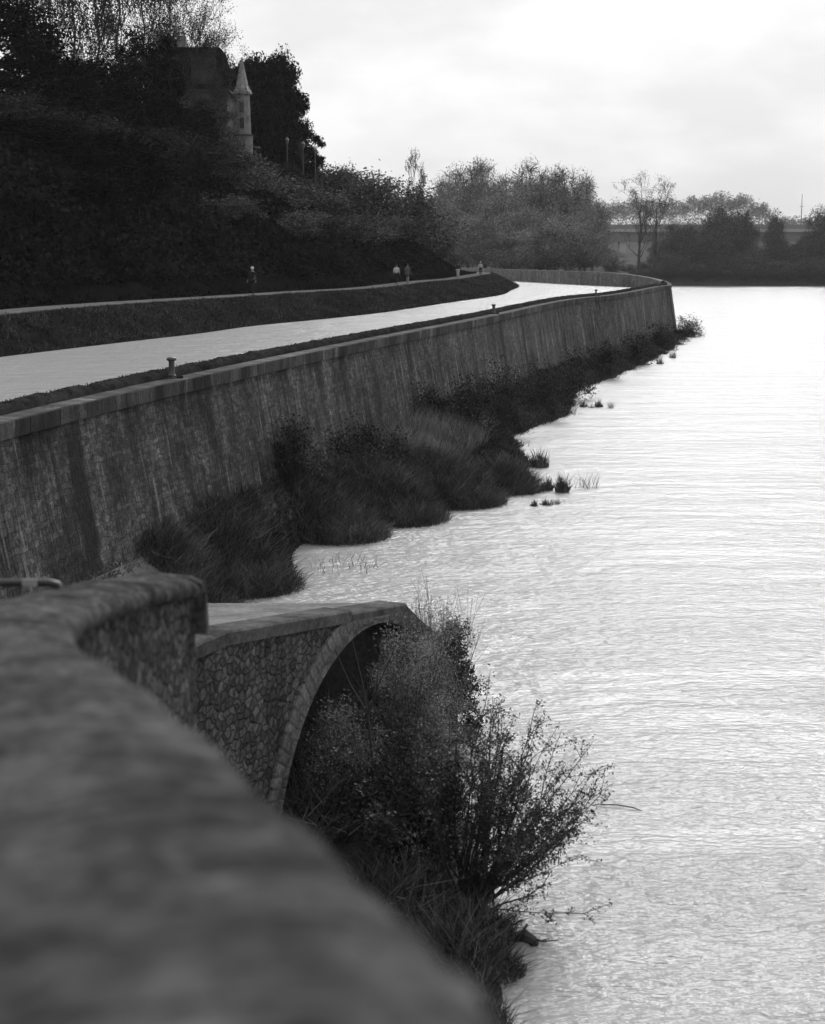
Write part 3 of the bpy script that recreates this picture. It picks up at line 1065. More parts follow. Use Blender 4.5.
# tufts standing in the water
G2 = 'small tufts standing in the river'
TUFTS = [
    (540, 467, 9, 22, 260, 'sedge', 'square dark reed clump joined to the bank edge, largest of the water tufts'),
    (547, 490, 6, 17, 160, 'sedge', 'short dark tuft in the water, left of the tall pear shaped tuft'),
    (562, 492, 7, 24, 200, 'sedge', 'tall pear shaped dark tuft in the water, left of the thin reeds'),
    (586, 488, 12, 20, 45, 'sedge', 'thin sparse reeds in the water right of the pear shaped tuft'),
    (534, 506, 4, 9, 70, 'sedge', 'tiny tuft in the water, nearest to the sedge mounds'),
    (547, 505, 6, 10, 80, 'sedge', 'tiny tuft in the water directly below the short dark tuft'),
    (556, 504, 4, 8, 50, 'sedge', 'tiny low tuft in the water below the pear shaped tuft'),
    (583, 407, 4, 9, 90, 'sedge', 'far small tuft in the water, leftmost of a row of four'),
    (591, 408, 3, 6, 60, 'sedge', 'far smallest tuft in the water, second from left in a row of four'),
    (599, 407, 4, 11, 110, 'sedge', 'far tallest tuft in the water, third in a row of four'),
    (611, 408, 3, 9, 60, 'sedge', 'far thin tuft in the water, rightmost of a row of four'),
    (660, 364, 4, 9, 90, 'sedge', 'little tuft in the water below the far bushes of the bank'),
    (673, 358, 4, 9, 90, 'sedge', 'little tuft in the water near the tip of the bank'),
    (345, 568, 40, 16, 60, 'sedge', 'scattered thin reeds in the inlet between the sedge mound and the arched wall'),
]
for i, (px, py, hw, hh, n, mt, lb) in enumerate(TUFTS):
    q = P(px, py, 0); sc = q[1] / F
    o = tuft('water_tuft' if px != 345 else 'scattered_reeds', lb, 'tuft', q, hw * sc, hh * sc * 1.1, n, mt, 90 + i, .03 if n > 60 else .014, .22 if n > 60 else .4, G2 if px != 345 else None, n > 60)
    if px == 345: o['kind'] = 'stuff'

# grass on the canal bank, along the lip, and on the lower slope of the hill
r = np.random.default_rng(41)
n = 26000
bi = r.uniform(0, 1, n) ** 1.0
sel = bank_grid[(bank_grid[:, 0, 1] > 50) & (bank_grid[:, 0, 1] < 250)]
ii = r.integers(0, len(sel) - 1, n); fr = r.uniform(0, 1, (n, 1)); jj = r.integers(0, 8, n); fj = r.uniform(0, 1, (n, 1))
pts = (sel[ii, jj] * (1 - fr) + sel[ii + 1, jj] * fr) * (1 - fj) + (sel[ii, jj + 1] * (1 - fr) + sel[ii + 1, jj + 1] * fr) * fj
pts[:, 2] -= .03
hh = np.where(jj == 0, .2, .3) * r.uniform(.4, 1.2, n)
tag(obj('canal_bank_grass', soup('canal_bank_grass', blades_array(pts, hh, .05, r, .55), 4), M['grass']), 'rough short grass on the bank between towpath and canal', 'grass', kind='stuff')

# undergrowth on the hillside: one tangled mass
r = np.random.default_rng(42)
n = 95000
Y = r.uniform(62, 226, n); s = 2.0 + 24 * r.uniform(0, 1, n) ** 1.1
X = Xpath(Y) - pw - s
nz = np.sin(X * .9 + Y * .21) * np.sin(Y * .33 - X * .4)
hgt = np.clip(.2 + np.clip(s - 3, 0, 6) * .16 * (1 + nz), .15, 1.9) * fade(Y) * r.uniform(0, 1, n) ** .6
pts = np.stack([X, Y, hill_z(X, Y) + hgt], 1)
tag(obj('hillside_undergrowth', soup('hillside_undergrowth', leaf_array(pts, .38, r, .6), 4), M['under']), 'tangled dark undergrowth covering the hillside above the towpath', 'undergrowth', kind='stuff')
n = 16000
Y = r.uniform(58, 228, n); s = r.uniform(.05, 4, n); X = Xpath(Y) - pw - s
pts = np.stack([X, Y, hill_z(X, Y)], 1)
tag(obj('hillside_grass', soup('hillside_grass', blades_array(pts, .3 * r.uniform(.4, 1.2, n), .06, r, .6), 4), M['under']), 'dark grass on the foot of the hillside beside the towpath', 'grass', kind='stuff')


# hillside shrubs
def make_scrub(seed, mat, n, leaf, h=4.0):
    r = np.random.default_rng(seed)
    segs = []; tips = []
    for k in range(7):
        a_ = r.uniform(0, 2 * math.pi)
        grow(r, (r.normal() * .3, r.normal() * .3, 0), unit(np.array([math.cos(a_) * .55, math.sin(a_) * .55, 1])), h * .42, .07, 3, segs, tips, (2, 3), .5, .66, .12, .02)
    tips = np.array(tips)
    idx = r.integers(0, len(tips), n)
    pts = tips[idx] + r.normal(size=(n, 3)) * h * .1
    lowp, _ = clump_points(r, n // 2, h * .42, h * .42, h * .4, 20, h * .18)
    lowp[:, 2] += h * .35
    pts = np.concatenate([pts, lowp]); pts = pts[pts[:, 2] > 0]
    return soup('stems', seg_tubes(segs, 3), 4), soup('leaves', leaf_array(pts, leaf, r, .4), 4)


SCR = [make_scrub(70, 'scrub', 3600, .26), make_scrub(71, 'scrub', 3000, .26), make_scrub(72, 'scrub', 4200, .24)]


def scrub(px, Y, hpx, label, k, wide=1.0, mat='scrub', top=None, group='shrubs on the hillside above the towpath'):
    d = ray(px, 260); X = d[0] / d[1] * Y
    z = float(hill_z(X, Y))
    sc = hpx * Y / F / 6.4; wide = wide * 1.35
    t = thing('hillside_shrub', label, 'shrub', (X, Y, z - .1), k * 1.3 + px * .01, group)
    t.scale = (sc * wide, sc * wide, sc)
    st, lv = (SCP if px > 235 or (px > 140 and k % 2) else SCR)[k % 3]
    obj('stems', st, None, t); obj('leaves', lv, None, t)


for st, lv in SCR:
    st.materials.append(M['bark']); lv.materials.append(M['scrub'])
SCP = []
for st, lv in SCR:
    l2 = lv.copy(); l2.materials.clear(); l2.materials.append(M['scrubpale']); SCP.append((st, l2))
SH = [
    (446, 214, 24, 'twiggy shrub at the far end of the hillside where the towpath bends', 1.3),
    (438, 204, 46, 'tall leafy shrub behind the fourth walker at the end of the hillside', 1.1),
    (420, 196, 66, 'tall twiggy shrub on the slope between the joggers and the far walker', 1.1),
    (400, 186, 74, 'tall twiggy shrub on the slope right behind the pair of joggers', 1.0),
    (378, 178, 76, 'tall twiggy shrub on the slope just left of the joggers', 1.0),
    (385, 168, 42, 'lower dark shrub on the slope above the joggers', 1.2),
    (352, 172, 72, 'broad twiggy shrub in the middle of the slope', 1.1),
    (328, 165, 60, 'twiggy shrub right of the round topiary tree', 1.1),
    (350, 150, 46, 'low shrub at the slope foot between walker and joggers', 1.3),
    (315, 150, 50, 'shrub on the slope below the row of street lamps', 1.3),
    (285, 140, 52, 'shrub on the slope below the clipped hedge', 1.3),
    (300, 128, 44, 'low shrub at the slope foot right of the walker in the dark coat', 1.3),
    (255, 135, 56, 'shrub on the slope under the pointed turret', 1.2),
    (225, 128, 60, 'shrub on the dark slope left of the turret', 1.2),
    (195, 122, 66, 'shrub on the dark slope below the villa facade', 1.2),
    (180, 147, 78, 'tall dark twiggy shrub right in front of the villa wall, left', 1.0),
    (204, 146, 72, 'tall dark twiggy shrub right in front of the villa wall, middle', 1.0),
    (226, 148, 54, 'dark twiggy shrub between the villa wall and the foot of the turret', 1.0),
    (160, 115, 66, 'shrub on the dark slope left of the villa', 1.2),
    (225, 112, 44, 'low shrub at the slope foot left of the walker in the dark coat', 1.3),
    (120, 108, 70, 'shrub on the darkest part of the slope', 1.3),
    (75, 104, 70, 'shrub on the dark slope towards the left edge', 1.3),
    (25, 100, 70, 'leftmost shrub on the dark slope', 1.3),
]
for i, (px, Y, hpx, lb, wd_) in enumerate(SH):
    scrub(px, Y, hpx, lb, i, wd_)


# ------------------------------------------------------------------ trees
def make_crown(seed, rx, rz, n, leaf, nclump, cr, mat, trunk_h, r0, bark='bark', lo=.45, shape=None, spiky=0):
    r = np.random.default_rng(seed)
    pts, c = clump_points(r, n, rx, rx, rz, nclump, cr, lo)
    if shape == 'cone':
        for A_ in (pts, c):
            k = np.clip(1 - (A_[:, 2] + rz) / (2 * rz), .05, 1)[:, None]
            A_[:, :2] *= (.25 + 1.0 * k)
    zc = trunk_h + rz * .85
    pts = pts + np.array([0, 0, zc]); c = c + np.array([0, 0, zc])
    segs = []
    q = np.zeros(3); K = 6; rad = r0
    H = trunk_h + rz * 1.3
    tr = [q]
    for k in range(K):
        q2 = np.array([r.normal() * .1, r.normal() * .1, H * (k + 1) / K])
        segs.append([*q, *q2, rad, rad * .8]); rad *= .8
        q = q2; tr.append(q)
    for e_ in c:
        b_ = tr[min(int(np.clip((e_[2] - rz * .5) / H, .2, .95) * K), K - 1)]
        m_ = .5 * (b_ + e_) + np.array([0, 0, .2])
        segs += [[*b_, *m_, r0 * .35, r0 * .22], [*m_, *e_, r0 * .22, r0 * .08]]
        for q_ in range(9):
            segs.append([*e_, *(e_ + unit(r.normal(size=3) + np.array([0, 0, .5])) * cr * r.uniform(.6, 1.25)), .04, .015])
    a_ = soup('trunk', seg_tubes(segs, 5), 4); a_.materials.append(M[bark])
    b_ = soup('crown', leaf_array(pts, leaf, r, .5, spiky), 4); b_.materials.append(M[mat])
    return a_, b_


def put_tree(kind, name, label, loc, sx, sz, rz=0, cat='tree', group=None):
    t = thing(name, label, cat, tuple(loc), rz, group)
    t.scale = (sx, sx, sz)
    a_, b_ = kind
    obj('trunk', a_, None, t); obj('crown', b_, None, t)
    return t


# prototypes have a total height close to 10 m
EV1 = make_crown(101, 4.0, 4.6, 22000, .3, 80, 1.4, 'ever', 1.4, .28)
EV2 = make_crown(102, 3.4, 4.8, 22000, .28, 80, 1.2, 'ever', 1.0, .25)
CYP = make_crown(103, 2.6, 5.0, 18000, .32, 70, 1.0, 'ever', .6, .25, spiky=1.2)
TOP = make_crown(104, 2.4, 2.8, 9000, .26, 70, .6, 'ever', 3.6, .2, lo=.8)

GE = 'evergreen trees on the hill'


def hill_tree(kind, name, px, Y, top_py, w_px, label, proto_h=9.6, proto_w=6.6, group=GE, sink=0):
    d = ray(px, 260); X = d[0] / d[1] * Y
    z = float(hill_z(X, Y)) - sink
    ztop = D(px, top_py, Y)[2]
    return put_tree(kind, name, label, (X, Y, z - .2), w_px * 2 * Y / F / proto_w, (ztop - z) / proto_h, px * .07, group=group)


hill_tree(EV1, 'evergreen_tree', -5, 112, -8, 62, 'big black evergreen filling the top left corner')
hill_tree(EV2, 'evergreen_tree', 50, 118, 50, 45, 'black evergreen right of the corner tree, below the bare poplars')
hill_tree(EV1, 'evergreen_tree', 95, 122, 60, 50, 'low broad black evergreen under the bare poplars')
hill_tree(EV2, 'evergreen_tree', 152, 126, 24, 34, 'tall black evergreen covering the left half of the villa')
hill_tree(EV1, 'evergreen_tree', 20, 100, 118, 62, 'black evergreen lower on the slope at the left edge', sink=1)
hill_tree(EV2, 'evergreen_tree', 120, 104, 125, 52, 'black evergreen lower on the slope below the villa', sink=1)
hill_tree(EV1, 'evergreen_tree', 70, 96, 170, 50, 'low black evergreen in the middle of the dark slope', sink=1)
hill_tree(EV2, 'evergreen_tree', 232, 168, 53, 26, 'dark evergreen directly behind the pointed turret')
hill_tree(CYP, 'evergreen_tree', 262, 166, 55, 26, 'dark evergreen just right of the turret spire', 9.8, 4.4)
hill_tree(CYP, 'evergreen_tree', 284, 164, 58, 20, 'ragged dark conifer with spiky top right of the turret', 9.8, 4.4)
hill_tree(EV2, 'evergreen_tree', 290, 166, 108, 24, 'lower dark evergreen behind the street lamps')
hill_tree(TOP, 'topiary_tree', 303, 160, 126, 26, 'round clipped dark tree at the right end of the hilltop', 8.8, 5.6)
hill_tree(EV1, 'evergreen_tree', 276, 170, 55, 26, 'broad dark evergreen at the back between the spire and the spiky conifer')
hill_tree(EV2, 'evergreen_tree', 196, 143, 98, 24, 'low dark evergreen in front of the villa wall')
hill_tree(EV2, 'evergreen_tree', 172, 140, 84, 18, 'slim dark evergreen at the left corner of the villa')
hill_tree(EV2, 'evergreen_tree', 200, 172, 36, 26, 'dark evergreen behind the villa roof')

# bare poplars against the sky
def make_bare(seed, h, mat_leaf='scrub', n=6500, leaf=.2, depth=5, spread=.34, up=.3, r0=.22, kids=(2, 3)):
    r = np.random.default_rng(seed)
    segs = []; tips = []
    q = np.zeros(3); K = 7; rad = r0
    for k in range(K):
        q2 = np.array([r.normal() * .15, r.normal() * .15, h * .8 * (k + 1) / K])
        segs.append([*q, *q2, rad, rad * .82]); rad *= .82
        if k >= 1:
            for b in range(3):
                a_ = r.uniform(0, 2 * math.pi)
                grow(r, q2 - np.array([0, 0, r.uniform(0, h * .08)]), unit(np.array([math.cos(a_) * .6, math.sin(a_) * .6, .9])), h * .17 * r.uniform(.7, 1.1), rad * .5, 3, segs, tips, kids, spread, .7, up, .022)
        q = q2
    tips = np.array(tips)
    pts = tips[r.integers(0, len(tips), n)] + r.normal(size=(n, 3)) * h * .02
    a_ = soup('trunk', seg_tubes(segs, 3), 4); a_.materials.append(M['bark'])
    b_ = soup('crown', leaf_array(pts, leaf, r, .5), 4); b_.materials.append(M[mat_leaf])
    return a_, b_


BP = [make_bare(110, 20), make_bare(111, 20), make_bare(112, 20)]
for i, (px, Y, s, lb) in enumerate([
    (38, 150, 1.15, 'bare poplar nearest the top left corner, leaning over the black evergreen'),
    (60, 158, 1.2, 'bare poplar second from the left against the sky'),
    (82, 150, 1.25, 'bare poplar third from the left against the sky'),
    (104, 160, 1.25, 'bare poplar in the middle of the bare row against the sky'),
    (126, 152, 1.2, 'bare poplar just left of the tall evergreen'),
    (150, 164, 1.2, 'bare poplar directly behind the tall evergreen by the villa'),
    (176, 158, 1.05, 'bare poplar rising behind the villa roof, second from the right of the row'),
    (205, 166, .9, 'bare poplar rising behind the right end of the villa roof')]):
    d = ray(px, 260); X = d[0] / d[1] * Y
    put_tree(BP[i % 3], 'bare_tree', lb, (X, Y, float(hill_z(X, Y)) - .3), s, s, i * 1.1, group='bare poplars behind the villa')

for i, (px, Y, s_, lb) in enumerate([(176, 142, .52, 'small bare tree before the left half of the villa'), (198, 143, .6, 'small bare tree before the middle of the villa'), (222, 145, .55, 'small bare tree between the villa wall and the turret')]):
    d = ray(px, 260); X = d[0] / d[1] * Y
    put_tree(BP[(i + 1) % 3], 'bare_tree', lb, (X, Y, float(hill_z(X, Y)) - .3), s_ * 1.2, s_, i * 2.1 + .4, group='small bare trees before the villa')

# bare trees at the end of the hillside
d = ray(415, 260)
put_tree(make_bare(113, 10, n=900), 'bare_tree', 'slender bare tree poking above the shrubs at the end of the hillside', (d[0] / d[1] * 205, 205, 7.5), .9, 1.35)

# ------------------------------------------------------------------ villa with turret
Yv = 152.0
pv = D(192, 165, Yv); zb = float(hill_z(pv[0], Yv)) - .6
t = thing('villa', 'old villa with dark mansard roof and slim pointed turret among the trees on the hill', 'house', (pv[0], Yv, zb))
wl, wr = -2.9, 3.6
zev = D(192, 92, Yv)[2] - zb; zrt = D(192, 46, Yv)[2] - zb
m = MB(); m.box((wl, 0, 0), (wr, 7, zev)); m.build('wall', M['render_'], t)
m = MB(); m.box((wl - .25, -.25, zev + .003), (wr + .25, 7.25, zev + .25)); m.build('cornice', M['trim'], t)
rf = MB(); rf.box((wl - .15, -.15, zev + .253), (wr + .15, 7.15, zrt), .9); roof = rf.build('roof', M['slate'], t)
m = MB(); m.box((-1.6, 2.4, zrt + .003), (-.7, 3.2, zrt + 1.3)); m.build('chimney', M['tower'], roof)
for (xa, xb) in ((-1.8, -.7), (.2, 1.1), (1.9, 2.8)):
    for za, zc_ in ((.9, 2.4), (3.4, 4.9)):
        m = MB()
        for bx_ in (((xa, -.09, za), (xb, -.004, za + .12)), ((xa, -.09, zc_ - .12), (xb, -.004, zc_)), ((xa, -.085, za + .122), (xa + .12, -.004, zc_ - .122)), ((xb - .12, -.085, za + .122), (xb, -.004, zc_ - .122))):
            m.box(*bx_)
        w_ = m.build('window', M['trim'], t)
        m = MB(); m.box((xa + .122, -.05, za + .122), (xb - .122, -.004, zc_ - .122)); m.build('pane', M['glass'], w_)
# dormer with a pale frame on the mansard
m = MB()
m.box((.2, -.32, zev + .7), (.42, .6, zev + 3.0)); m.box((2.3, -.32, zev + .7), (2.52, .6, zev + 3.0)); m.box((.2, -.32, zev + 3.003), (2.52, .6, zev + 3.25))
dm = m.build('dormer', M['trim'], t)
m = MB(); m.box((.423, -.2, zev + .75), (2.297, .5, zev + 2.99)); m.build('pane', M['glass'], dm)
m = MB()
for k in range(5): m.box((.5 + k * .38, -.26, zev + .8), (.6 + k * .38, -.203, zev + 2.9))
m.build('glazing_bar', M['trim'], dm)
# turret
pt = D(243, 95, Yv - 1)
tx, ty = pt[0] - pv[0], -1.6
zt = pt[2] - zb; ztip = D(243, 58, Yv - 1)[2] - zb
m = MB(); m.lathe([(.95, 0), (.95, zt * .38), (1.02, zt * .4), (.8, zt * .44), (.72, zt)], 10, (tx, ty, 0))
tu = m.build('turret', M['tower'], t)
m = MB(); m.lathe([(.98, zt + .003), (.94, zt + .18), (.62, zt + .75), (.4, zt + 1.8), (.04, ztip)], 8, (tx, ty, 0)); m.build('spire', M['spire'], tu)
for za in (zt * .52, zt * .74):
    m = MB(); m.box((tx - .2, ty - .85, za), (tx + .2, ty - .66, za + .95)); m.build('window', M['glass'], tu)
m = MB(); m.lathe([(.98, zt * .4 + .1), (1.05, zt * .4 + .12), (1.05, zt * .4 + .22), (.9, zt * .4 + .26)], 10, (tx, ty, 0)); m.build('string_course', M['trim'], tu)

# pale outbuilding glimpsed at left edge
po = D(8, 178, 138); zo = float(hill_z(po[0], 138)) - .4
t = thing('outbuilding', 'pale outbuilding barely seen through the black trees at the left edge', 'house', (po[0], 138, zo))
hh_ = D(8, 157, 138)[2] - zo
m = MB(); m.box((-3, 0, 0), (2.6, 5, hh_)); m.build('wall', M['pale'], t)
m = MB(); m.add([(-3.3, -.3, hh_ + .003), (2.9, -.3, hh_ + .003), (2.9, 5.3, hh_ + .003), (-3.3, 5.3, hh_ + .003), (-3.3, 2.5, hh_ + 2.2), (2.9, 2.5, hh_ + 2.2)], [(0, 1, 5, 4), (2, 3, 4, 5), (0, 4, 3), (1, 2, 5), (3, 2, 1, 0)]); m.build('roof', M['slate'], t)
m = MB(); m.box((.2, -.05, .9), (1.2, -.003, 2.0)); m.build('window', M['glass'], t)

# clipped hedge and street lamps
ph = D(288, 188, 147); zh = float(hill_z(ph[0], 147))
r = np.random.default_rng(121)
n = 9000
u = unit(r.normal(size=(n, 3))) * np.array([2.3, 1.5, 2.2]) * r.uniform(.9, 1.02, (n, 1)); u = u[u[:, 2] > -.4]
ztop = D(288, 163, 147)[2] - zh
u[:, 2] = u[:, 2] / 2.2 * ztop
t = thing('clipped_hedge', 'rounded clipped hedge on the hilltop below the street lamps', 'hedge', (ph[0], 147, zh))
obj('leaves', soup('leaves', leaf_array(u, .16, r, .6), 4), M['scrub'], t)
segs = [[0, 0, -.2, *(np.array(q) * .9), .06, .02] for q in u[::400]]
obj('stems', soup('stems', seg_tubes(segs, 4), 4), M['bark'], t)
for px, top, Y, lb in ((287, 137, 149, 'street lamp in front of the dark conifer, leftmost and tallest of the hilltop lamps'),
                       (303, 141, 152, 'street lamp between two others in front of the round topiary tree'),
                       (315, 147, 155, 'street lamp at the right edge of the round topiary tree'),
                       (322, 160, 160, 'small far street lamp against the sky, rightmost of the hilltop lamps')):
    pl = D(px, top, Y); z0 = float(hill_z(pl[0], Y)); H = pl[2] - z0
    t = thing('street_lamp', lb, 'street lamp', (pl[0], Y, z0), 0, 'street lamps on the hilltop')
    m = MB(); m.lathe([(.12, -.2), (.12, .5), (.06, .7), (.045, H - .75), (.08, H - .72)], 8); m.build('pole', M['iron'], t)
    m = MB(); m.lathe([(.1, H - .715), (.2, H - .3), (.2, H - .28)], 6); m.build('lantern', M['lampglass'], t)
    m = MB(); m.lathe([(.25, H - .277), (.1, H - .1), (.02, H)], 6); m.build('lamp_cap', M['lampglass'], t)

# ------------------------------------------------------------------ trees beyond the bend
FT = [make_crown(130, 4.2, 4.9, 26000, .17, 90, 1.35, 'far', 1.0, .22, 'bark_pale', .35), make_crown(131, 3.8, 5.0, 26000, .17, 90, 1.25, 'far', .8, .22, 'bark_pale', .35),
      make_crown(132, 4.5, 4.6, 26000, .17, 80, 1.45, 'far', 1.2, .22, 'bark_pale', .35)]
GF = 'trees on the meadow beyond the canal bend'


def far_tree(kind, px, Y, top_py, half, z, label, group, name='broadleaf_tree', proto_h=9.5, proto_w=7.4):
    d = ray(px, 260); X = d[0] / d[1] * Y
    ztop = D(px, top_py, Y)[2]
    put_tree(kind, name, label, (X, Y, z - .2), half * 2 * Y / F / proto_w, (ztop - z) / proto_h, px * .11, group=group)


FAR = [
    (440, 345, 186, 28, 'pale tree at the left of the far grove, half behind the hillside shrubs'),
    (468, 360, 166, 32, 'tall rounded tree, tallest at the left of the far grove'),
    (500, 350, 176, 28, 'tall tree between the two domes of the far grove'),
    (530, 365, 171, 32, 'tall rounded tree in the middle of the far grove'),
    (566, 372, 172, 30, 'tall tree right of the middle of the far grove'),
    (592, 360, 205, 22, 'shorter tree at the right shoulder of the far grove'),
    (485, 318, 205, 30, 'lower bushy tree above the far canal wall, left'),
    (520, 322, 212, 30, 'lower bushy tree above the far canal wall, middle'),
    (555, 326, 214, 30, 'lower bushy tree above the far canal wall, right'),
    (585, 330, 228, 24, 'low bushy tree at the right end of the far canal wall'),
    (610, 335, 248, 16, 'small low bush tree in front of the pale gap beside the bare trees'),
    (455, 325, 218, 24, 'lower bushy tree behind the far walkers'),
    (484, 372, 172, 26, 'tall tree filling between the first two domes of the far grove'),
    (548, 378, 174, 26, 'tall tree behind the middle of the far grove'),
    (516, 380, 176, 26, 'tall tree at the back of the far grove'),
    (452, 372, 178, 24, 'tall pale tree at the back left of the far grove'),
    (580, 376, 182, 24, 'tall tree at the back right of the far grove'),
    (505, 315, 226, 30, 'low bushy tree behind the rounded bank tip'),
    (540, 335, 240, 40, 'low broad bush tree just above the far canal wall'),
]
for i, (px, Y, top, half, lb) in enumerate(FAR):
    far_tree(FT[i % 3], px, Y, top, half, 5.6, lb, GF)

BT = [make_bare(140, 20, 'fardark', 3200, .22, r0=.4, spread=.4), make_bare(141, 20, 'fardark', 3200, .22, r0=.4, spread=.4)]
for i, (px, Y, top, lb) in enumerate([(640, 400, 184, 'tall bare tree left of a close pair by the end of the quay wall'), (655, 404, 188, 'tall bare tree right of a close pair by the end of the quay wall')]):
    d = ray(px, 260); X = d[0] / d[1] * Y
    z = 5.0; H = D(px, top, Y)[2] - z
    put_tree(BT[i], 'bare_tree', lb, (X, Y, z), H / 16, H / 21, i * 2.0, group='pair of bare trees beyond the bend')

FD = [make_crown(133, 3.6, 5.0, 20000, .2, 70, 1.3, 'fardark', .4, .25, 'bark', .35), make_crown(134, 3.0, 5.0, 20000, .2, 70, 1.1, 'fardark', .3, .22, 'bark', .35)]
GB = 'trees along the far river bank'
BK = [
    (682, 492, 224, 18, 'dark bushy tree on the far bank right of the bare pair'),
    (664, 496, 240, 14, 'low dark tree on the far bank behind the bare pair'),
    (722, 488, 208, 15, 'tallest dark tree on the far bank'),
    (742, 494, 212, 14, 'tall dark tree just right of the tallest on the far bank'),
    (706, 500, 238, 16, 'lower dark tree left of the tallest on the far bank'),
    (773, 490, 217, 9, 'slim dark tree standing alone on the far bank'),
    (758, 486, 246, 18, 'low dark tree left of the slim tree on the far bank'),
    (792, 488, 240, 18, 'low dark tree right of the slim tree on the far bank'),
    (826, 486, 210, 16, 'dark tree cut by the right edge of the picture'),
    (810, 496, 236, 14, 'low dark tree beside the right edge tree on the far bank'),
    (735, 482, 256, 20, 'low dark bush at the water below the tallest far tree'),
    (700, 482, 262, 18, 'low dark bush at the water right of the quay end'),
    (780, 480, 260, 20, 'low dark bush at the water below the slim far tree'),
    (650, 480, 262, 16, 'low dark bush at the foot of the bare pair'),
    (668, 484, 252, 14, 'round dark bush between the bare pair and the quay end'),
    (624, 470, 264, 14, 'small dark bush left of the bare pair'),
    (818, 480, 256, 18, 'low dark bush at the water by the right edge'),
]
for i, (px, Y, top, half, lb) in enumerate(BK):
    far_tree(FD[i % 2], px, Y, top, half, 1.2, lb, GB, 'riverside_tree', 8.3, 4.9)
for px, Y, top, half, lb in ((860, 488, 215, 22, 'dark tree beyond the right edge'), (900, 490, 205, 22, 'dark tree further beyond the right edge')):
    pass

# viaduct behind the far bank
Yb = 720
t = thing('viaduct', 'long pale concrete road bridge crossing behind the trees of the far bank', 'bridge', (0, Yb, 0))
za, zb_, zc_, zd = (D(700, y, Yb)[2] for y in (245, 232, 229, 224.5))
m = MB(); m.box((40, 0, za + 1.5), (420, 9, zb_)); m.build('deck', m_plain('viaduct_girder', .12, .9, .2, .1, .02), t)
m = MB(); m.box((40, -1.2, zb_ + .01), (420, 10.2, zc_)); m.build('deck_slab', M['concrete'], t)
m = MB(); m.box((40, -1.25, zc_ + .01), (420, -.95, zd)); m.build('parapet', m_plain('viaduct_rail', .16, .9, .2, .1, .02), t)
for xk in range(60, 420, 38):
    m = MB(); m.box((xk, 1, -1), (xk + 3, 8, za + 1.49)); m.build('pier', M['concrete'], t)
t = thing('mast', 'thin tall mast on the skyline near the right edge', 'mast', tuple(D(801, 224, 800)))
m = MB(); m.tube([(0, 0, -26), (0, 0, 6), (0, 0, 15.5)], [.35, .22, .1], 6); m.build('pole', M['iron'], t)
m = MB(); m.tube([(-1.0, 0, 9), (1.0, 0, 9)], .1, 5); m.build('crossbar', M['iron'], t)

# wooded ridge behind the viaduct: one far mass
r = np.random.default_rng(151)
C_ = []
for px in np.arange(560, 880, 5.5):
    Y = 1050 + r.uniform(-40, 40)
    tp = np.interp(px, [560, 605, 640, 690, 720, 745, 765, 780, 800, 880], [205, 202, 200, 200, 195, 196, 203, 214, 220, 221]) + r.normal() * 2.5
    d = D(px, tp, Y)
    R_ = r.uniform(4.5, 8)
    n = 420
    q = unit(r.normal(size=(n, 3))) * r.uniform(.3, 1, (n, 1)) * np.array([R_, R_, R_ * 1.1]) + d - np.array([0, 0, R_])
    C_.append(q)
    q = r.normal(size=(200, 3)) * np.array([5, 5, 5]) + d - np.array([0, 0, R_ * 2 + 6]); C_.append(q)
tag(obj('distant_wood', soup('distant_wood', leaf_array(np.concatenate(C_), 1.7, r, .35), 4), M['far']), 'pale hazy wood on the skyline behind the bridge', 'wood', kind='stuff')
# gentle rise that carries it
v = []; f = []
xs_ = np.linspace(-900, 1500, 40)
for x in xs_:
    zz = 24 + 4 * math.sin(x * .01) if x > 60 else 20
    if x > 310: zz = max(14, zz - (x - 310) * .05)
    v += [(x, 900, 3.4), (x, 1040, zz), (x, 1300, zz + 6), (x, 1800, 3.4)]
for i in range(len(xs_) - 1):
    for j in range(3): f.append((i * 4 + j, (i + 1) * 4 + j, (i + 1) * 4 + j + 1, i * 4 + j + 1))
tag(obj('distant_rise', mesh('distant_rise', v, f), M['land'], smooth=True), kind='structure')


# ------------------------------------------------------------------ people
def skin(name, V_, E, rad, mat, parent, sub=1):
    me = bpy.data.meshes.new(name)
    me.from_pydata([tuple(p) for p in V_], E, [])
    o = bpy.data.objects.new('tmp', me); C.objects.link(o)
    bpy.context.view_layer.objects.active = o
    md = o.modifiers.new('s', 'SKIN'); md.use_smooth_shade = True
    sd = o.modifiers.new('u', 'SUBSURF'); sd.levels = sub; sd.render_levels = sub
    if not me.skin_vertices: 
        pass
    for i, r_ in enumerate(rad):
        d = me.skin_vertices[0].data[i]
        d.radius = (r_, r_) if not hasattr(r_, '__len__') else r_
        d.use_root = (i == 0)
    dg = bpy.context.evaluated_depsgraph_get()
    m2 = bpy.data.meshes.new_from_object(o.evaluated_get(dg))
    m2.name = name
    bpy.data.objects.remove(o)
    return obj(name, m2, mat, parent)


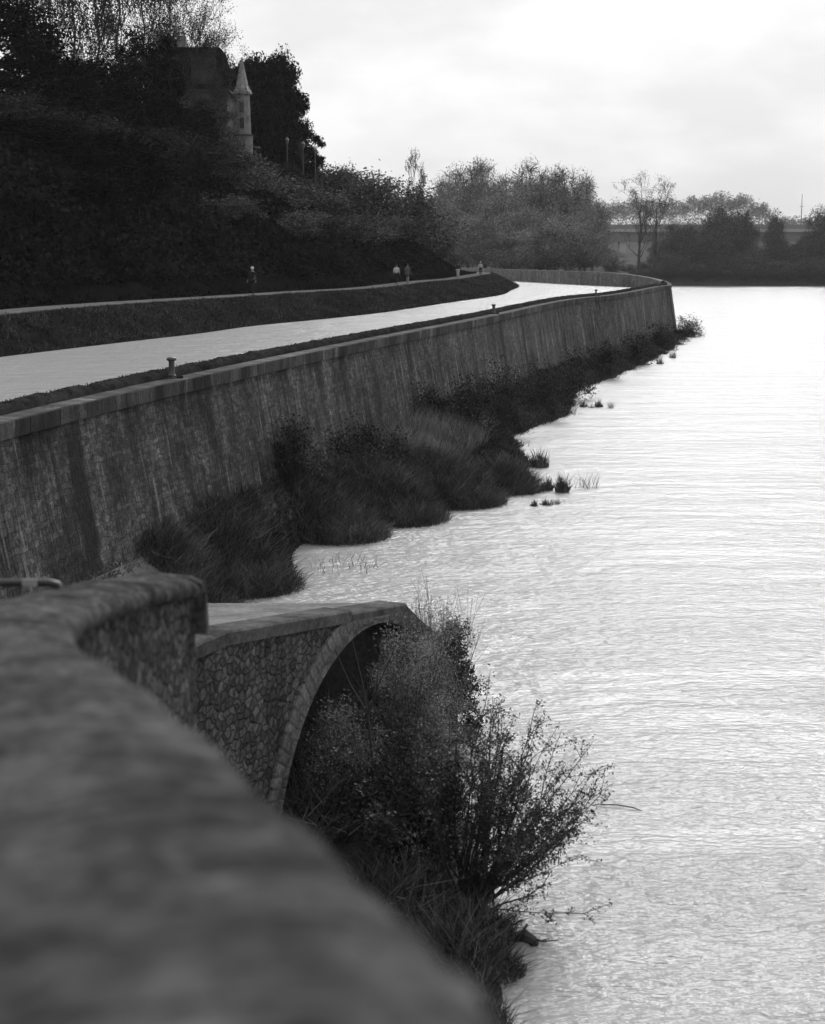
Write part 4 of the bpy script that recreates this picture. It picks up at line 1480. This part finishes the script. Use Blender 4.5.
def person(label, px, py, facing, jacket, trousers, hair, stride=.22, bent=.2, sc=1.0, shorts=False):
    p = P(px, py, ZP + .08)
    t = thing('person', label, 'person', tuple(p), facing, 'people on the towpath')
    t.scale = (sc, sc, sc)
    s = stride
    # local: x right, y forward
    hipL, hipR = (-.09, 0, .9), (.09, 0, .9)
    knL, knR = (-.1, s * .75, .5), (.1, -s * .35 + .04, .49)
    anL, anR = (-.1, s * .8, .085), (.1, -s * 1.1, .12)
    toL, toR = (-.1, s * .8 + .15, .04), (.1, -s * 1.1 + .14, .035)
    V_ = [(0, 0, .95), (0, .0, 1.15), (0, .01, 1.38), (0, .02, 1.47), (0, .035, 1.56), (0, .045, 1.66),  # 0-5 spine, neck, head
          hipL, knL, anL, toL, hipR, knR, anR, toR,                                                     # 6-13
          (-.18, .0, 1.39), (-.23, -s * .5, 1.13), (-.24, -s * .5 + bent, .93),                          # 14-16 left arm
          (.18, .0, 1.39), (.23, s * .5, 1.13), (.24, s * .5 + bent, .93)]                               # 17-19
    E = [(0, 1), (1, 2), (2, 3), (3, 4), (4, 5), (0, 6), (6, 7), (7, 8), (8, 9), (0, 10), (10, 11), (11, 12), (12, 13), (2, 14), (14, 15), (15, 16), (2, 17), (17, 18), (18, 19)]
    rad = [(.15, .1), (.14, .1), (.15, .11), .055, (.075, .09), (.07, .085), .085, .055, .038, .035, .085, .055, .038, .035, .06, .042, .03, .06, .042, .03]
    for h_, sg in ((16, -1), (19, 1)):
        b_ = np.array(V_[h_]); i0 = len(V_)
        palm = b_ + np.array([0, .02, -.07]); V_.append(tuple(palm)); E.append((h_, i0)); rad.append((.028, .016))
        for k in range(4):
            i1 = len(V_)
            V_.append(tuple(palm + np.array([0, (k - 1.5) * .02, -.04]))); E.append((i0, i1)); rad.append(.009)
            V_.append(tuple(palm + np.array([-sg * .015, (k - 1.5) * .021, -.07 - (.01 if k in (1, 2) else 0)]))); E.append((i1, i1 + 1)); rad.append(.008)
        i1 = len(V_)
        V_.append(tuple(palm + np.array([-sg * .01, .045, -.005]))); E.append((i0, i1)); rad.append(.01)
        V_.append(tuple(palm + np.array([-sg * .015, .06, -.035]))); E.append((i1, i1 + 1)); rad.append(.008)
    body = skin('body', V_, E, rad, M['skin'], t)
    # clothes follow the same joints, slightly larger
    JV = [(0, 0, .9), (0, 0, 1.15), (0, .01, 1.38), (0, .02, 1.45), V_[14], V_[15], tuple(np.array(V_[16]) + (0, 0, .02)), V_[17], V_[18], tuple(np.array(V_[19]) + (0, 0, .02))]
    skin('jacket', JV, [(0, 1), (1, 2), (2, 3), (2, 4), (4, 5), (5, 6), (2, 7), (7, 8), (8, 9)], [(.185, .135), (.175, .135), (.185, .14), .08, .08, .06, .045, .08, .06, .045], M[jacket], t)
    end = .55 if shorts else .96
    lo = lambda a_, b_, k: tuple(np.array(a_) * (1 - k) + np.array(b_) * k)
    if shorts:
        TV = [(0, 0, .93), hipL, lo(hipL, knL, .8), hipR, lo(hipR, knR, .8)]
        skin('shorts', TV, [(0, 1), (1, 2), (0, 3), (3, 4)], [(.15, .12), .1, .085, .1, .085], M[trousers], t)
    else:
        TV = [(0, 0, .93), hipL, knL, lo(knL, anL, .93), hipR, knR, lo(knR, anR, .93)]
        skin('trousers', TV, [(0, 1), (1, 2), (2, 3), (0, 4), (4, 5), (5, 6)], [(.15, .12), .105, .075, .06, .105, .075, .06], M[trousers], t)
    for an, to in ((anL, toL), (anR, toR)):
        skin('shoe', [tuple(np.array(an) - (0, .03, .04)), lo(an, to, .6), to], [(0, 1), (1, 2)], [.05, .046, .04], M['cloth_dark'], t)
    m = MB()
    m.lathe([(.02, .115), (.06, .105), (.09, .06), (.098, .0), (.08, -.04)], 12, (0, .025, 1.645))
    m.build('hair', M[hair], t, True)
    # face: nose, eyes, ears on the head
    m = MB(); m.tube([(0, .13, 1.645), (0, .155, 1.61), (0, .135, 1.6)], [.01, .014, .01], 6); m.build('nose', M['skin'], body)
    return t


person('person walking alone in a long dark coat with pale hair', 253, 296, R(150), 'cloth_dark', 'cloth_dark', 'hair_pale', .2, .1)
person('person in a pale top and dark trousers, left one of the pair', 396.5, 284.5, R(-8), 'cloth_pale', 'cloth_dark', 'hair_dark', .16, .15, .98)
person('person in a dark top with bare legs, right one of the pair', 407.5, 283.5, R(-10), 'cloth_mid', 'cloth_mid', 'hair_dark', .3, .22, .98, True)
person('person in a dark jacket and pale trousers near the path bend', 458, 278, R(165), 'cloth_dark', 'cloth_pale', 'hair_dark', .12, .1)
person('person in a pale jacket and dark trousers furthest along the path', 480.5, 275.2, R(170), 'cloth_pale', 'cloth_dark', 'hair_pale', .18, .12)

# ------------------------------------------------------------------ air
HZ = 0.00011
hz_me = MB(); hz_me.box((-2550, -130, -1.5), (2550, 3050, 75))
hm = bpy.data.materials.new('haze_air'); hm.use_nodes = True
nt = hm.node_tree
for n_x in list(nt.nodes):
    if n_x.type == 'BSDF_PRINCIPLED': nt.nodes.remove(n_x)
pvn = nt.nodes.new('ShaderNodeVolumePrincipled')
pvn.inputs['Color'].default_value = (.95, .95, .95, 1)
pvn.inputs['Density'].default_value = HZ
pvn.inputs['Anisotropy'].default_value = 0
out = [n_x for n_x in nt.nodes if n_x.type == 'OUTPUT_MATERIAL'][0]
nt.links.new(pvn.outputs[0], out.inputs['Volume'])
tag(hz_me.build('haze', hm), kind='stuff')

# ------------------------------------------------------------------ sky and sun
SUN_EL, SUN_AZ = 38, 14      # azimuth to the right of the view direction (+Y)
w = bpy.data.worlds.new('World'); bpy.context.scene.world = w; w.use_nodes = True
nt = w.node_tree
bg = nt.nodes['Background']
sky = nt.nodes.new('ShaderNodeTexSky'); sky.sky_type = 'NISHITA'; sky.sun_disc = False
sky.sun_elevation = R(SUN_EL); sky.sun_rotation = R(SUN_AZ); sky.dust_density = 6; sky.air_density = 1.5
bw = nt.nodes.new('ShaderNodeRGBToBW'); nt.links.new(sky.outputs[0], bw.inputs[0])
tc = nt.nodes.new('ShaderNodeTexCoord')
sepx = nt.nodes.new('ShaderNodeSeparateXYZ'); nt.links.new(tc.outputs['Generated'], sepx.inputs[0])
def mth(op, a, b):
    x = nt.nodes.new('ShaderNodeMath'); x.operation = op
    for i, q in enumerate((a, b)):
        if isinstance(q, (int, float)): x.inputs[i].default_value = q
        else: nt.links.new(q, x.inputs[i])
    return x.outputs[0]
zz = mth('ADD', mth('MAXIMUM', sepx.outputs[2], 0.0), .3)
cx = mth('DIVIDE', sepx.outputs[0], zz); cy = mth('DIVIDE', sepx.outputs[1], zz)
cmb = nt.nodes.new('ShaderNodeCombineXYZ'); nt.links.new(cx, cmb.inputs[0]); nt.links.new(cy, cmb.inputs[1])
nz = nt.nodes.new('ShaderNodeTexNoise'); nz.inputs['Scale'].default_value = 2.6; nz.inputs['Detail'].default_value = 6; nz.inputs['Roughness'].default_value = .55
nt.links.new(cmb.outputs[0], nz.inputs['Vector'])
mr = nt.nodes.new('ShaderNodeMapRange'); mr.inputs[1].default_value = .38; mr.inputs[2].default_value = .62; mr.inputs[3].default_value = .86; mr.inputs[4].default_value = 1.03
nt.links.new(nz.outputs['Fac'], mr.inputs[0])
# thin overcast: the blue-sky brightness evened out by a pale cloud layer
lay = mth('ADD', mth('MULTIPLY', mth('MINIMUM', bw.outputs[0], 14.0), .08), 4.8)
fin = mth('MULTIPLY', lay, mr.outputs[0])
cc = nt.nodes.new('ShaderNodeCombineColor')
for i in range(3): nt.links.new(fin, cc.inputs[i])
nt.links.new(cc.outputs[0], bg.inputs['Color'])
bg.inputs['Strength'].default_value = .071

sd = bpy.data.lights.new('sun', 'SUN'); sd.energy = 1.15; sd.angle = R(22); sd.color = (1, 1, 1)
so = bpy.data.objects.new('sun', sd); C.objects.link(so)
dirv = Vector((math.sin(R(SUN_AZ)) * math.cos(R(SUN_EL)), math.cos(R(SUN_AZ)) * math.cos(R(SUN_EL)), math.sin(R(SUN_EL))))
so.rotation_euler = dirv.to_track_quat('Z', 'Y').to_euler()
so.location = dirv * 200

sc = bpy.context.scene
sc.view_settings.view_transform = 'Standard'
sc.view_settings.look = 'None'
sc.view_settings.gamma = 1
sc.view_settings.use_curve_mapping = False
sc.view_settings.exposure = 1.35
sc.cycles.max_bounces = 6
sc.cycles.diffuse_bounces = 2
sc.cycles.glossy_bounces = 3
sc.cycles.volume_bounces = 0
sc.cycles.use_denoising = True
